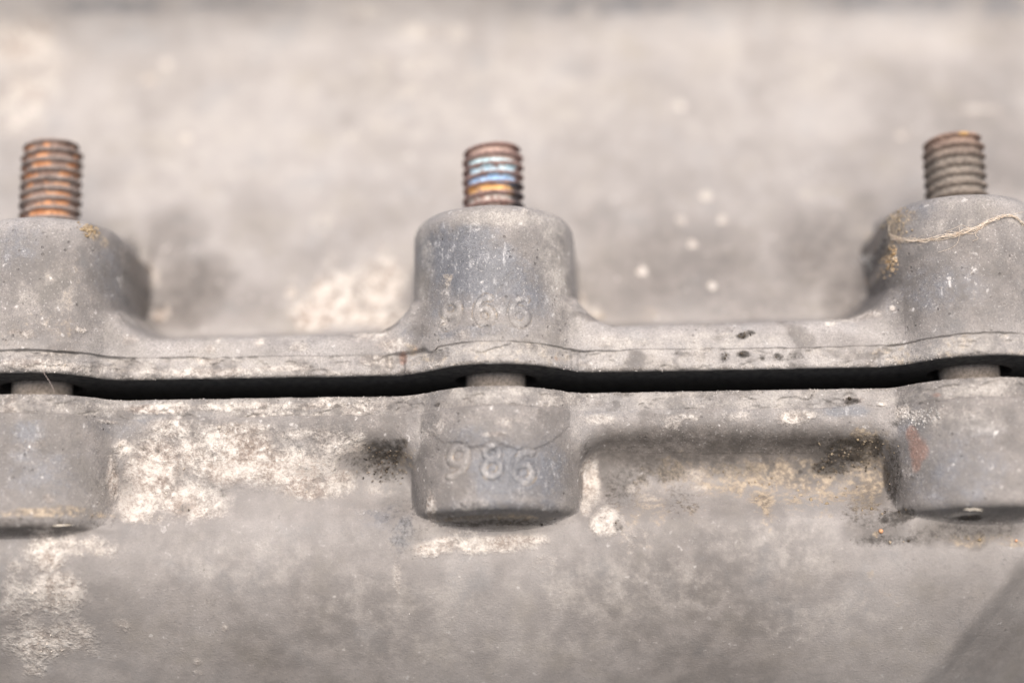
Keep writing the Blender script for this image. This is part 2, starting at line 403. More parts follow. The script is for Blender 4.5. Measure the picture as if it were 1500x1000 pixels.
# ------------------------------------------------------------------ stains and painted shade: (x, z, half width, half height, strength, slant)
STAIN_ROWS = {
    'pale': [(-73.2, 64.3, 5.84, 4.59, 0.75, 0), (-72.4, 53.0, 4.70, 7.16, 0.7, 0), (-69.0, 58.9, 4.22, 5.34, 0.5, 0), (-11.1, 64.9, 5.83, 1.44, 0.65, 0), (-19.5, 67.4, 4.23, 1.09, 0.5, 0), (-13.1, 54.2, 3.12, 1.84, 0.4, 0), (-18.0, 47.2, 2.25, 1.53, 0.35, 0), (-24.2, 29.6, 2.56, 2.11, 0.45, 0), (-13.2, 58.9, 6.31, 1.88, 0.4, 0), (-6.9, 64.3, 4.24, 1.07, 0.5, 0), (-21.0, 45.4, 3.06, 2.52, 0.35, 0), (7.9, 63.5, 4.24, 1.35, 0.35, 0), (14.4, 67.4, 2.12, 1.10, 0.5, 0), (-25.4, 14.8, 3.42, 2.62, 1, 0), (-21.7, 18.0, 4.60, 3.98, 1, 0), (-16.2, 19.2, 4.03, 4.89, 1, 0), (-18.7, 14.3, 7.12, 1.74, 1, 0), (-28.7, 18.6, 0.86, 1.00, 0.8, 0), (-13.9, 13.7, 2.65, 3.25, 0.8, 0), (-23.5, 23.9, 1.55, 2.28, 0.45, 0), (-13.7, 6.8, 2.67, 1.29, 0.6, 0), (-16.5, 8.5, 3.59, 1.33, 0.6, 0), (-49.0, 21.0, 0.69, 3.55, 0.85, 0), (-48.6, 20.9, 1.21, 1.57, 0.9, 0), (-46.7, 15.1, 1.33, 1.09, 0.95, 0), (-48.9, 16.4, 0.77, 2.15, 0.6, 0), (-48.4, 12.0, 1.08, 2.00, 0.5, 0), (-45.9, 15.9, 0.76, 1.32, 0.7, 0), (13.1, 14.4, 1.51, 1.30, 0.55, 0), (12.2, 16.4, 0.57, 1.75, 0.7, 0), (48.3, 10.0, 2.15, 1.17, 0.6, 0), (45.2, 9.5, 3.57, 0.83, 0.6, 0), (43.6, 8.7, 0.89, 0.49, 0.9, 0), (26.3, 29.2, 0.68, 0.71, 1.3, 0), (30.5, 33.3, 0.78, 0.86, 1.3, 0), (32.3, 28.9, 0.58, 0.72, 1.3, 0), (20.5, 20.9, 0.67, 0.67, 1.3, 0), (30.0, 18.1, 0.66, 0.66, 1.3, 0), (27.7, 25.1, 0.58, 0.69, 1.3, 0), (28.0, 50.0, 0.72, 0.77, 1.3, 0), (60.2, 43.8, 0.71, 0.76, 1.3, 0), (31.1, 40.4, 0.50, 0.63, 0.4, 0), (22.4, 33.6, 0.69, 0.61, 0.5, 0), (24.7, 27.2, 0.58, 0.58, 0.4, 0), (26.7, 50.0, 0.62, 0.65, 0.4, 0), (10.4, 36.6, 0.70, 0.73, 0.5, 0), (4.3, 23.2, 0.53, 0.72, 0.5, 0), (13.2, 32.3, 0.49, 0.60, 0.5, 0), (-50.9, 59.7, 0.85, 0.80, 1.3, 0), (-46.4, 45.6, 0.92, 0.88, 1.3, 0), (-53.2, 56.7, 0.95, 0.80, 1.3, 0), (44.6, 32.8, 1.36, 0.77, 0.4, 0), (73.2, 48.4, 5.63, 0.64, 0.55, 0), (71.9, 48.2, 0.61, 0.77, 0.7, 0), (-16.2, 25.4, 0.97, 1.15, 0.5, 0), (-28.6, 20.6, 0.58, 0.56, 0.4, 0), (-59.1, 3.7, 8.44, 0.80, 0.75, 0), (-50.6, 3.9, 3.85, 0.63, 0.5, 0), (-37.6, 3.5, 9.75, 0.73, 0.62, 0), (-27.0, 3.8, 7.08, 0.55, 0.5, 0), (-30.7, 7.6, 0.71, 0.90, 0.7, 0), (-36.8, 6.7, 1.07, 0.78, 0.5, 0), (-36.1, 8.1, 0.36, 0.62, 0.8, 0), (-25.3, 6.7, 1.78, 0.77, 0.6, 0), (-47.5, 7.8, 1.19, 0.83, 0.5, 0), (-6.4, 8.8, 1.08, 0.72, 0.4, 0), (-6.2, 13.0, 1.09, 2.01, 0.4, 0), (14.6, 6.3, 1.59, 0.46, 0.5, 0), (27.4, 5.4, 1.24, 0.55, 0.55, 0), (29.7, 7.4, 1.24, 0.38, 0.5, 0), (19.5, 6.6, 1.06, 0.64, 0.4, 0), (-43.1, -1.2, 5.28, 0.80, 0.9, 0), (-34.8, -1.2, 7.93, 0.62, 0.75, 0), (-24.2, -1.2, 7.91, 0.53, 0.6, 0), (-14.6, -0.9, 2.64, 0.53, 0.5, 0), (-54.0, -1.2, 6.16, 0.53, 0.35, 0), (-49.6, -3.0, 1.54, 0.36, 0.6, 0), (-43.6, -9.2, 4.40, 5.16, 0.85, 0), (-34.8, -7.4, 8.36, 3.93, 0.95, 0), (-46.2, -13.1, 3.43, 2.78, 0.7, 0), (-53.9, -19.0, 5.14, 1.71, 0.6, 0), (-61.1, -24.7, 2.59, 4.02, 0.5, 0), (-26.1, -9.3, 7.02, 2.92, 0.9, 0), (-19.9, -6.1, 4.25, 1.98, 0.6, 0), (-39.2, -13.1, 4.84, 2.53, 0.9, 0), (-41.3, -3.7, 3.52, 1.55, 0.75, 0), (-33.0, -4.2, 5.28, 1.18, 0.7, 0), (-23.5, -11.7, 4.83, 1.56, 0.85, 0), (-20.4, -10.7, 2.48, 1.73, 0.85, 0), (-46.4, -15.0, 1.81, 1.25, 0.9, 0), (-49.1, -10.1, 0.69, 3.13, 0.9, 0), (-47.9, -6.4, 1.14, 1.19, 0.85, 0), (-44.7, -15.4, 2.50, 0.93, 0.6, 0), (-14.9, -11.4, 2.66, 1.31, 0.35, 0), (-24.2, -4.8, 6.14, 1.01, 0.6, 0), (-56.5, -19.9, 3.08, 2.54, 0.85, 0), (-56.0, -24.8, 3.96, 2.90, 0.85, 0), (-58.8, -30.8, 4.82, 2.44, 0.7, 0), (-54.2, -29.6, 3.93, 2.43, 0.55, 0), (-49.7, -19.1, 2.43, 1.71, 0.5, 0), (-60.8, -21.5, 1.20, 0.83, 0.6, 0), (-60.7, -27.1, 2.60, 3.21, 0.45, 0), (-47.9, -28.5, 1.19, 0.97, 0.45, 0), (-38.9, -33.0, 0.53, 0.50, 0.5, 0), (-39.1, -34.4, 0.89, 0.42, 0.4, 0), (-35.0, -29.1, 0.53, 0.49, 0.6, 0), (-60.2, -33.6, 1.77, 1.16, 0.6, 0), (-2.5, -19.3, 7.36, 1.20, 0.85, 0), (-7.7, -19.6, 3.29, 1.11, 0.8, 0), (2.7, -18.8, 4.33, 0.78, 0.7, 0), (6.2, -21.6, 2.42, 1.01, 0.35, 0), (-4.6, -17.8, 2.60, 0.69, 0.5, 0), (-12.7, -22.8, 0.69, 2.34, 0.45, 0), (12.1, -10.9, 1.42, 3.12, 1, 0), (11.4, -14.3, 0.79, 1.81, 0.7, 0), (13.9, -16.8, 1.91, 1.97, 1, 0), (12.7, -17.2, 1.21, 1.58, 0.9, 0), (15.4, -16.5, 1.04, 1.28, 0.5, 0), (17.4, -11.9, 0.80, 0.76, 0.8, 0), (19.6, -12.4, 2.12, 2.36, 0.35, 0), (25.9, -10.2, 2.13, 1.07, 0.45, 0), (25.8, -12.1, 1.42, 0.77, 0.5, 0), (17.5, -19.0, 2.08, 1.89, 0.35, 0), (22.7, -4.2, 1.40, 0.84, 0.6, 0), (13.5, -3.6, 2.10, 0.79, 0.5, 0), (24.0, -3.6, 3.50, 0.61, 0.5, 0), (30.6, -3.5, 2.63, 0.70, 0.45, 0), (38.0, -3.8, 2.27, 0.95, 0.8, 0), (40.2, -3.5, 1.05, 0.62, 0.9, 0), (51.9, -3.3, 1.15, 1.06, 0.85, 0), (53.3, -4.2, 0.92, 0.88, 0.6, 0), (49.5, -2.2, 0.68, 0.35, 0.8, 0), (54.7, -4.2, 4.62, 1.05, 0.3, 0), (62.9, 20.3, 2.66, 0.55, 0.3, 0), (66.7, 21.1, 2.18, 0.92, 0.4, 0), (51.6, 21.9, 0.31, 1.27, 0.95, 0), (51.4, 20.7, 0.38, 0.54, 0.95, 0), (51.6, 17.1, 0.46, 0.95, 0.8, 0), (51.4, 16.8, 0.38, 0.64, 0.6, 0), (51.6, 10.3, 0.32, 0.37, 1, 0), (-35.7, 2.8, 0.35, 0.27, 0.5, 0), (1.7, -4.8, 1.71, 0.87, 0.4, 0), (-7.4, -5.0, 1.26, 1.23, 0.45, 0), (4.0, -5.6, 0.68, 1.39, 0.4, 0), (-8.2, -14.8, 0.73, 2.10, 0.75, 0), (0.0, -6.3, 1.88, 0.51, 0.55, 0), (-3.1, -15.0, 2.57, 0.95, 0.4, 0), (3.3, -14.2, 2.04, 1.20, 0.35, 0), (-3.1, -12.7, 1.03, 1.72, 0.3, 0), (0.2, 6.9, 3.46, 0.71, 0.35, 0), (-3.7, 6.7, 1.23, 0.89, 0.6, 0), (-57.0, -6.5, 1.14, 0.68, 0.4, 0), (-55.9, -13.4, 0.96, 0.77, 0.6, 0), (-59.2, 7.5, 1.70, 0.71, 0.6, 0), (-57.6, 8.4, 0.82, 1.25, 0.4, 0), (-61.0, 8.0, 1.25, 0.45, 0.6, 0), (-52.9, 8.6, 0.62, 0.45, 0.8, 0), (58.4, -17.0, 2.10, 0.31, 0.6, 0), (52.2, -11.1, 1.08, 1.05, 0.3, 0), ],
    'grime_and_shade': [(-14.6, -6.9, 3.05, 1.69, 0.85, 0), (-12.4, -6.2, 1.30, 0.77, 0.8, 0), (-17.9, -8.4, 3.36, 2.19, 0.5, 0), (-22.5, -9.1, 5.27, 1.55, 0.35, 0), (-25.2, -9.5, 1.23, 1.03, 0.4, 0), (-14.0, -9.2, 2.14, 2.11, 0.6, 0), (-43.6, -6.6, 0.53, 0.43, 0.7, 0), (-41.0, -9.2, 0.70, 1.20, 0.5, 0), (-40.1, -14.0, 1.23, 0.92, 0.6, 0), (-34.9, -11.9, 0.88, 0.70, 0.4, 0), (-47.6, -11.3, 1.18, 3.47, 0.28, 0), (-48.3, -15.5, 0.73, 1.15, 0.4, 0), (-53.5, -16.3, 8.46, 0.47, 0.4, 0), (-59.2, -16.1, 5.11, 0.48, 0.4, 0), (15.7, -6.8, 4.41, 1.54, 0.25, 0), (37.3, -6.9, 8.81, 1.69, 0.3, 0), (45.4, -8.0, 4.07, 2.03, 0.85, 0), (43.3, -9.6, 2.66, 1.04, 1, 0), (46.6, -6.9, 2.11, 1.08, 0.9, 0), (49.2, -7.4, 0.92, 1.69, 0.8, 0), (16.1, -11.9, 3.36, 3.44, 0.5, 0), (20.6, -9.7, 5.33, 1.96, 0.5, 0), (30.8, -9.8, 5.33, 1.25, 0.45, 0), (23.9, -13.5, 2.64, 3.06, 0.35, 0), (48.7, -17.4, 3.75, 1.40, 0.4, 0), (50.7, -11.4, 0.92, 5.30, 0.62, 0), (50.5, -16.5, 2.50, 1.48, 0.8, 0), (46.8, -15.5, 3.48, 2.97, 0.45, 0), (39.5, -10.0, 0.44, 0.36, 0.9, 0), (15.3, -17.2, 0.69, 0.88, 0.6, 0), (11.7, -7.4, 1.10, 1.08, 0.5, 0), (41.7, -6.8, 5.28, 0.69, 0.55, 0), (32.2, 7.1, 0.97, 0.55, 0.95, 0), (33.3, 7.5, 0.71, 0.48, 0.8, 0), (45.6, -1.8, 1.40, 0.53, 0.95, 0), (16.7, -0.4, 1.93, 0.36, 0.5, 0), (28.3, -1.1, 1.75, 0.27, 0.4, 0), (32.3, 4.6, 1.15, 0.55, 0.9, 0), (29.8, 4.3, 0.79, 0.82, 0.75, 0), (36.7, 4.3, 0.79, 0.55, 0.8, 0), (34.7, 4.3, 0.53, 0.55, 0.6, 0), (38.9, 4.3, 1.59, 0.73, 0.5, 0), (23.4, 4.9, 0.62, 0.28, 0.7, 0), (43.4, 22.7, 3.77, 1.35, 0.3, 0), (51.6, 20.0, 0.92, 5.34, 0.55, 0), (51.8, 15.1, 0.77, 3.82, 0.45, 0), (-49.1, 21.7, 0.46, 8.33, 0.6, 0), (-48.7, 17.3, 0.69, 4.38, 0.6, 0), (-52.6, 27.9, 0.98, 2.33, 0.4, 0), (-6.0, 4.3, 0.89, 0.36, 0.5, 0), (-50.1, -10.7, 1.54, 4.38, 0.3, 0), (-7.4, -1.9, 0.45, 0.26, 0.8, 0), (-0.3, -16.8, 9.48, 0.38, 0.7, 0), (-3.2, -16.2, 5.20, 0.31, 0.5, 0), (-11.1, -17.7, 2.60, 1.74, 0.4, 0), (-12.0, -16.8, 2.60, 5.37, 0.3, 0), (59.4, -17.3, 1.98, 0.31, 1, 0), (49.4, -19.6, 5.05, 0.86, 0.6, 0), (57.8, -19.0, 8.57, 1.20, 0.5, 0), (21.0, 8.6, 1.42, 0.40, 0.3, 0), (-36.5, -25.7, 1.22, 0.83, 0.2, 0), (11.6, -14.3, 5.26, 1.81, 0.2, 0), (51.0, -4.8, 0.82, 0.53, 0.5, 0), (54.8, -2.7, 2.31, 0.26, 0.5, 0), (-9.3, -14.4, 0.57, 1.71, 0.3, 0), (-7.6, -15.8, 2.75, 0.31, 0.4, 0), ],  # dirt, plus painted shade in the recess, on flanks and below boss ends
    'tan': [(33.0, -10.8, 11.54, 2.75, 0.66, 0), (24.2, -9.7, 6.22, 2.67, 0.5, 0), (41.6, -12.8, 7.06, 3.64, 0.55, 0), (18.6, -14.4, 4.38, 4.04, 0.4, 0), (48.1, -10.1, 2.65, 5.36, 0.7, 0), (34.3, -14.5, 2.27, 3.06, 0.6, 0), (40.1, -10.0, 5.33, 2.33, 0.55, 0), (47.5, -7.2, 3.46, 2.62, 0.7, 0), (46.9, -12.7, 3.17, 4.44, 0.62, 0), (45.4, -10.9, 4.43, 1.86, 0.6, 0), (-52.3, 21.9, 0.92, 0.85, 0.9, 0), (-51.3, 21.2, 0.62, 0.97, 0.5, 0), (52.9, 21.2, 1.08, 3.40, 0.75, 0), (54.2, 22.2, 1.54, 1.19, 0.5, 0), (52.1, 17.3, 0.69, 1.89, 0.95, 0), (-55.1, -15.1, 7.03, 0.77, 0.75, 0), (-53.6, -14.6, 3.85, 0.60, 0.7, 0), (-0.2, -16.3, 9.43, 0.31, 0.6, 0), (20.6, -10.6, 5.33, 2.35, 0.35, 0), (60.3, -19.9, 6.00, 1.02, 0.55, 0), (64.6, -20.4, 2.57, 0.68, 0.6, 0), (48.1, -18.8, 0.52, 0.52, 1, 0), (34.3, -14.7, 0.87, 2.43, 0.8, 0), (13.5, 13.8, 2.27, 0.99, 0.5, 0), (21.1, 14.0, 1.88, 1.30, 0.35, 0), (19.7, 24.6, 1.93, 1.60, 0.2, 0), (-12.1, -7.7, 2.93, 2.31, 0.5, 0), (-21.7, -7.8, 5.16, 1.54, 0.35, 0), (-17.4, -6.4, 2.59, 0.92, 0.45, 0), (-42.8, -11.8, 3.52, 3.47, 0.3, 0), (-5.9, 14.1, 1.00, 1.46, 0.5, 0), (-51.4, -19.1, 3.35, 1.71, 0.4, 0), (-11.0, 6.1, 1.27, 1.10, 0.55, 0), (-7.3, 4.1, 3.64, 0.54, 0.4, 0), (43.4, 23.2, 3.77, 2.26, 0.2, 0), (54.7, 19.1, 3.85, 0.46, 0.35, 0), (61.4, 11.6, 2.55, 4.63, 0.2, 0), (4.5, -16.2, 4.29, 0.77, 0.35, 0), (49.9, 4.7, 3.39, 0.55, 0.5, 0), (46.7, -24.1, 3.45, 1.16, 0.3, 0), (50.3, -27.1, 5.09, 1.63, 0.25, 0), (-57.6, 8.4, 6.56, 3.58, 0.3, 0), (-54.7, 14.1, 4.63, 7.31, 0.22, 0), (23.8, -14.5, 3.50, 3.04, 0.3, 0), (17.5, -19.0, 3.46, 2.58, 0.3, 0), ],
    'rust': [(53.4, -8.3, 1.15, 2.10, 1, 0), (52.9, -6.5, 0.77, 1.22, 0.95, 0), (53.1, -10.4, 0.69, 1.22, 0.9, 0), (56.4, -8.7, 0.78, 0.87, 0.4, 0), (-11.9, 5.0, 0.63, 1.10, 1, 0), (55.8, -1.9, 0.77, 0.44, 0.8, 0), (-42.8, -7.9, 2.64, 3.43, 0.42, 0), (-10.1, 6.0, 0.55, 0.55, 0.4, 0), (32.4, 7.3, 0.89, 0.76, 0.5, 0), (45.1, -1.8, 2.63, 0.71, 0.45, 0), (7.9, 3.9, 0.79, 0.36, 0.4, 0), (45.1, 9.2, 1.77, 1.00, 0.2, 0), ],
    'blue': [(-1.9, 15.1, 6.15, 4.55, 0.9, 0), (-7.3, 18.7, 3.35, 4.08, 0.7, 0), (3.7, 12.4, 4.35, 4.53, 0.55, 0), (-2.8, 19.3, 3.54, 2.75, 0.7, 0), (-7.3, 13.7, 1.85, 4.59, 0.5, 0), (1.6, -11.0, 5.10, 4.30, 0.85, 0), (6.3, -10.8, 2.93, 5.20, 0.55, 0), (-2.1, -6.6, 4.30, 2.05, 0.45, 0), (-0.5, -15.2, 6.79, 1.23, 0.5, 0), (-44.9, -1.4, 3.52, 1.78, 0.45, 0), (-48.7, -3.6, 3.37, 1.77, 0.4, 0), (-60.8, 19.4, 3.58, 3.67, 0.4, 0), (-50.5, 17.1, 2.31, 4.69, 0.35, 0), (57.4, -11.8, 6.31, 5.15, 0.42, 0), (53.1, -6.9, 2.31, 5.23, 0.4, 0), (45.1, -3.1, 3.50, 0.88, 0.75, 0), (57.3, 12.0, 7.07, 3.81, 0.35, 0), (55.2, 23.9, 3.08, 3.33, 0.4, 0), (59.3, -6.8, 4.88, 1.71, 0.3, 0), (-56.9, -10.0, 6.54, 4.31, 0.35, 0), (-59.6, -4.8, 3.42, 1.74, 0.5, 0), (-11.0, 8.0, 2.37, 1.83, 0.3, 0), (9.4, 2.8, 2.66, 0.90, 0.4, 0), (-2.0, 7.0, 6.09, 1.07, 0.5, 0), (15.3, -2.3, 4.39, 1.06, 0.35, 0), (-12.0, -17.7, 1.73, 2.61, 0.4, 0), (-14.6, -15.8, 3.49, 2.86, 0.3, 0), (41.6, -1.9, 3.50, 0.71, 0.3, 0), (-60.6, 68.9, 11.59, 1.20, 0.5, 0), (-41.6, 68.7, 12.66, 1.20, 0.45, 0), (18.6, 68.0, 16.93, 1.43, 0.5, 0), (61.0, 67.7, 14.84, 1.48, 0.45, 0), (79.0, 66.9, 4.24, 1.76, 0.5, 0), ],
    'soil_and_shade': [(63.8, -33.6, 11.03, 9.82, 0.45, 0), (1.8, -24.7, 36.41, 5.79, 0.22, 0), (-37.2, -19.0, 10.47, 2.58, 0.25, 0), (23.5, -20.0, 19.03, 4.27, 0.35, 0), (45.1, -20.3, 13.81, 4.26, 0.45, 0), (36.5, -28.5, 10.40, 4.92, 0.25, 0), (-21.6, -24.3, 13.86, 4.14, 0.2, 0), (26.7, 28.3, 25.19, 14.19, 0.28, 0), (-2.6, 38.8, 6.03, 7.35, 0.18, 0), (-31.9, 26.3, 11.72, 10.35, 0.25, 0), (57.1, 37.1, 11.92, 15.88, 0.3, 0), (-14.6, -5.3, 3.55, 2.31, 0.35, 0), (-37.4, -5.8, 10.56, 3.40, 0.3, 0), (-25.2, -10.3, 7.90, 3.45, 0.3, 0), (-42.8, -10.0, 3.52, 2.59, 0.5, 0), (-52.5, 63.9, 6.37, 4.21, 0.15, 0), (29.5, 13.5, 13.94, 1.73, 0.35, 0), (-32.9, 14.5, 11.39, 1.31, 0.3, 0), (-57.9, 13.0, 12.45, 9.97, 0.62, 0), (-51.1, 16.8, 3.85, 7.46, 0.7, 0), (-0.2, 14.6, 11.34, 9.99, 0.62, 0), (-8.7, 14.1, 2.30, 10.18, 0.5, 0), (8.7, 12.9, 2.35, 10.15, 0.6, 0), (60.7, 13.5, 12.62, 9.96, 0.68, 0), (53.7, 12.9, 3.85, 8.09, 0.75, 0), (-46.3, 28.3, 5.41, 6.42, 0.62, 0), (-42.5, 19.7, 7.21, 6.69, 0.82, 0), (-44.4, 15.3, 5.71, 3.28, 0.8, 0), (-34.1, 17.3, 6.69, 4.42, 0.5, 0), (-36.1, 29.9, 5.91, 5.87, 0.35, 0), (26.2, 21.4, 17.12, 10.10, 0.66, 0), (45.2, 22.6, 9.43, 9.00, 0.72, 0), (49.1, 15.8, 5.58, 7.60, 0.8, 0), (35.2, 15.4, 13.92, 4.35, 0.55, 0), (16.6, 18.5, 5.73, 6.63, 0.58, 0), (15.0, 28.7, 4.89, 5.85, 0.5, 0), (-16.4, 29.5, 4.92, 4.69, 0.35, 0), (-27.8, 22.8, 4.84, 4.53, 0.35, 0), (-8.6, 37.7, 5.01, 3.66, 0.3, 0), (73.3, 43.3, 9.12, 15.29, 0.55, 0), (61.7, 53.8, 10.37, 7.93, 0.3, 0), (78.1, 58.8, 6.26, 10.73, 0.45, 0), (31.6, 29.2, 11.60, 7.22, 0.25, 0), (52.7, 28.2, 3.86, 7.36, 0.5, 0), (-56.9, -9.1, 11.47, 7.78, 0.62, 0), (-51.5, -9.7, 4.62, 6.98, 0.6, 0), (-0.0, -10.1, 9.80, 8.61, 0.5, 0), (-8.8, -9.3, 1.87, 8.77, 0.5, 0), (8.5, -10.5, 2.11, 7.86, 0.6, 0), (59.0, -11.9, 11.38, 7.72, 0.66, 0), (51.6, -10.9, 2.31, 7.90, 0.75, 0), (-44.5, -9.1, 3.52, 6.02, 0.45, 0), (24.1, -7.3, 15.92, 3.85, 1.05, 0), (40.1, -8.3, 11.52, 4.33, 1.05, 0), (15.3, -9.6, 5.33, 5.35, 0.8, 0), (48.1, -10.1, 4.41, 7.14, 0.8, 0), (20.4, -13.5, 8.80, 3.65, 0.55, 0), (47.8, -18.2, 5.19, 2.61, 0.8, 0), (-14.8, -7.5, 5.36, 3.49, 0.8, 0), (-22.5, -7.8, 7.02, 2.22, 0.55, 0), (-13.0, -13.9, 3.51, 5.04, 0.6, 0), (-11.1, -17.7, 2.60, 2.61, 0.5, 0), (-37.2, -18.1, 6.98, 1.73, 0.3, 0), (11.6, -14.3, 3.50, 6.04, 0.55, 0), (15.8, -17.3, 4.33, 3.50, 0.5, 0), (-0.7, -17.5, 11.27, 0.94, 0.55, 0), (59.5, -19.0, 10.29, 2.06, 0.85, 0), (24.1, -2.5, 5.26, 0.89, 0.3, 0), (39.2, -16.8, 6.93, 2.72, 0.35, 0), (-57.0, -17.1, 9.78, 0.92, 0.8, 0), (-47.6, -11.3, 1.18, 4.34, 0.8, 0), (62.2, -31.2, 7.90, 10.40, 0.5, 0), (63.7, -23.3, 4.29, 4.91, 0.4, 0), (45.9, -25.4, 6.04, 3.29, 0.3, 0), (32.2, -19.3, 6.91, 3.43, 0.3, 0), (17.4, -20.7, 6.92, 2.54, 0.35, 0), (-41.6, -23.2, 8.72, 3.34, 0.2, 0), (52.0, -1.0, 3.85, 1.78, 0.4, 0), (-14.9, -11.9, 3.54, 1.52, 0.4, 0), (-34.9, -10.2, 4.40, 2.59, 0.25, 0), (-37.7, 6.6, 16.01, 1.34, 0.2, 0), (45.5, 5.3, 5.29, 2.20, 0.5, 0), (28.7, 4.2, 10.59, 0.92, 0.3, 0), (-48.3, 7.8, 2.50, 2.21, 0.4, 0), ],  # brown film, plus painted shade in hollows, the recess and the turned facet
    'dust': [(7.8, 17.2, 2.33, 8.33, 0.6, 0), (1.2, 22.1, 7.02, 1.36, 0.75, 0), (-8.7, 16.0, 1.35, 6.50, 0.5, 0), (-9.2, 21.8, 1.39, 1.97, 0.5, 0), (1.5, 9.1, 5.19, 2.69, 0.3, 0), (9.4, 9.2, 2.15, 3.66, 0.5, 0), (15.5, 6.7, 5.31, 1.29, 0.6, 0), (28.8, 6.5, 13.27, 1.29, 0.55, 0), (-0.3, 4.2, 8.63, 0.71, 0.7, 0), (0.5, -1.0, 8.58, 0.79, 0.7, 0), (24.1, -1.6, 12.28, 0.89, 0.5, 0), (60.0, 3.7, 8.20, 0.71, 0.6, 0), (58.0, -1.5, 9.60, 0.88, 0.6, 0), (-57.9, 13.0, 4.98, 4.53, 0.4, 0), (59.3, -5.9, 5.71, 1.73, 0.5, 0), (-32.8, -20.8, 13.04, 5.09, 0.35, 0), (-11.3, -26.1, 17.35, 4.94, 0.35, 0), (14.8, -24.9, 17.32, 4.96, 0.4, 0), (36.4, -20.2, 10.35, 5.11, 0.4, 0), (-2.8, -31.2, 26.29, 3.29, 0.3, 0), (40.8, -28.6, 12.14, 4.09, 0.35, 0), (-43.5, 45.9, 20.50, 10.11, 0.4, 0), (-2.6, 51.4, 31.02, 10.38, 0.45, 0), (38.6, 50.4, 20.58, 12.94, 0.3, 0), (-9.2, -4.0, 1.11, 5.30, 0.4, 0), (10.4, -5.9, 1.06, 3.53, 0.3, 0), (8.9, -13.9, 1.59, 2.09, 0.5, 0), (-28.9, 7.6, 13.37, 1.33, 0.35, 0), (59.5, 20.0, 4.96, 1.29, 0.5, 0), (-57.2, -1.3, 9.85, 0.70, 0.4, 0), ],
}


def stain_field(x, z, rows, sign):
    f = np.zeros_like(x)
    wob_x = (fbm(x, z, 3.0, 71, 3) - 0.5) * 1.6
    wob_z = (fbm(x, z, 3.0, 83, 3) - 0.5) * 1.6
    for (cx, cz, rx, rz, st, sl) in rows:
        if (cz > GAP * 0.5) != (sign > 0):
            continue
        m = (np.abs(x - cx) < rx * 2.4 + 1) & (np.abs(z - cz) < rz * 2.4 + rx * abs(sl) * 2.4 + 1)
        if not m.any():
            continue
        k = min(1.0, 0.5 * min(rx, rz))
        dx = x[m] + wob_x[m] * k - cx
        dz = z[m] + wob_z[m] * k - cz - dx * sl
        d = np.sqrt((dx / rx) ** 2 + (dz / rz) ** 2)
        v = st * (1 - sstep(0.35, 1.5, d))
        f[m] = np.maximum(f[m], v)
    return f

# ------------------------------------------------------------------ cast numerals (strokes in a 0.6 x 1 box)
def arc(cx, cy, rx, ry, a0, a1, n=14):
    return [(cx + rx * math.cos(math.radians(a0 + (a1 - a0) * i / n)), cy + ry * math.sin(math.radians(a0 + (a1 - a0) * i / n))) for i in range(n + 1)]

SIX = arc(0.30, 0.30, 0.27, 0.28, 0, 360, 20) + [], arc(0.42, 0.36, 0.40, 0.62, 180, 75, 10)
NINE = [[(0.6 - a, 1 - b) for a, b in s] for s in SIX]
EIGHT = arc(0.30, 0.28, 0.27, 0.27, 0, 360, 20), arc(0.30, 0.77, 0.22, 0.21, 0, 360, 18)
GLYPH = {'6': SIX, '9': NINE, '8': EIGHT}

def stroke_distance(x, z, strokes, x0, z0, h, slant=0.0):
    d = np.full_like(x, 99.0)
    for s in strokes:
        pts = [(x0 + (a - 0.3) * h * 1.05 + (b - 0.5) * h * slant, z0 + (b - 0.5) * h) for a, b in s]
        for (ax, az), (bx, bz) in zip(pts, pts[1:]):
            vx, vz = bx - ax, bz - az
            L = vx * vx + vz * vz + 1e-9
            t = np.clip(((x - ax) * vx + (z - az) * vz) / L, 0, 1)
            d = np.minimum(d, np.hypot(x - ax - t * vx, z - az - t * vz))
    return d

UPPER_DIGITS = [('9', -5.5, 9.6, 3.55, 0.0), ('6', -1.15, 9.6, 3.6, -0.06), ('6', 3.35, 9.55, 3.6, 0.0)]
LOWER_DIGITS = [('9', -4.8, -9.55, 3.8, 0.1), ('8', -0.4, -9.7, 3.9, 0.0), ('6', 3.6, -10.4, 3.9, 0.06)]

# ------------------------------------------------------------------ sampling lines, denser where the form turns
def axis(lo, hi, step, dense):
    pts = [lo]
    while pts[-1] < hi:
        p = pts[-1]
        s = step
        for a, b, d in dense:
            if a <= p < b:
                s = min(s, d)
        pts.append(p + s)
    return np.array(pts)

XS_DENSE = [(-7.6, 7.0, 0.13), (-14, -9, 0.16), (9, 14, 0.16), (-53, -46, 0.16), (48, 54, 0.16), (-14, 14, 0.19)]
XS = axis(-92, 92, 0.26, XS_DENSE)

def groove_line(xs, base, seed):
    return base + (fbm(xs, xs * 0 + 3.3, 4.0, seed, 3) - 0.5) * 0.35 + (fbm(xs, xs * 0 + 7.1, 0.9, seed + 3, 2) - 0.5) * 0.12

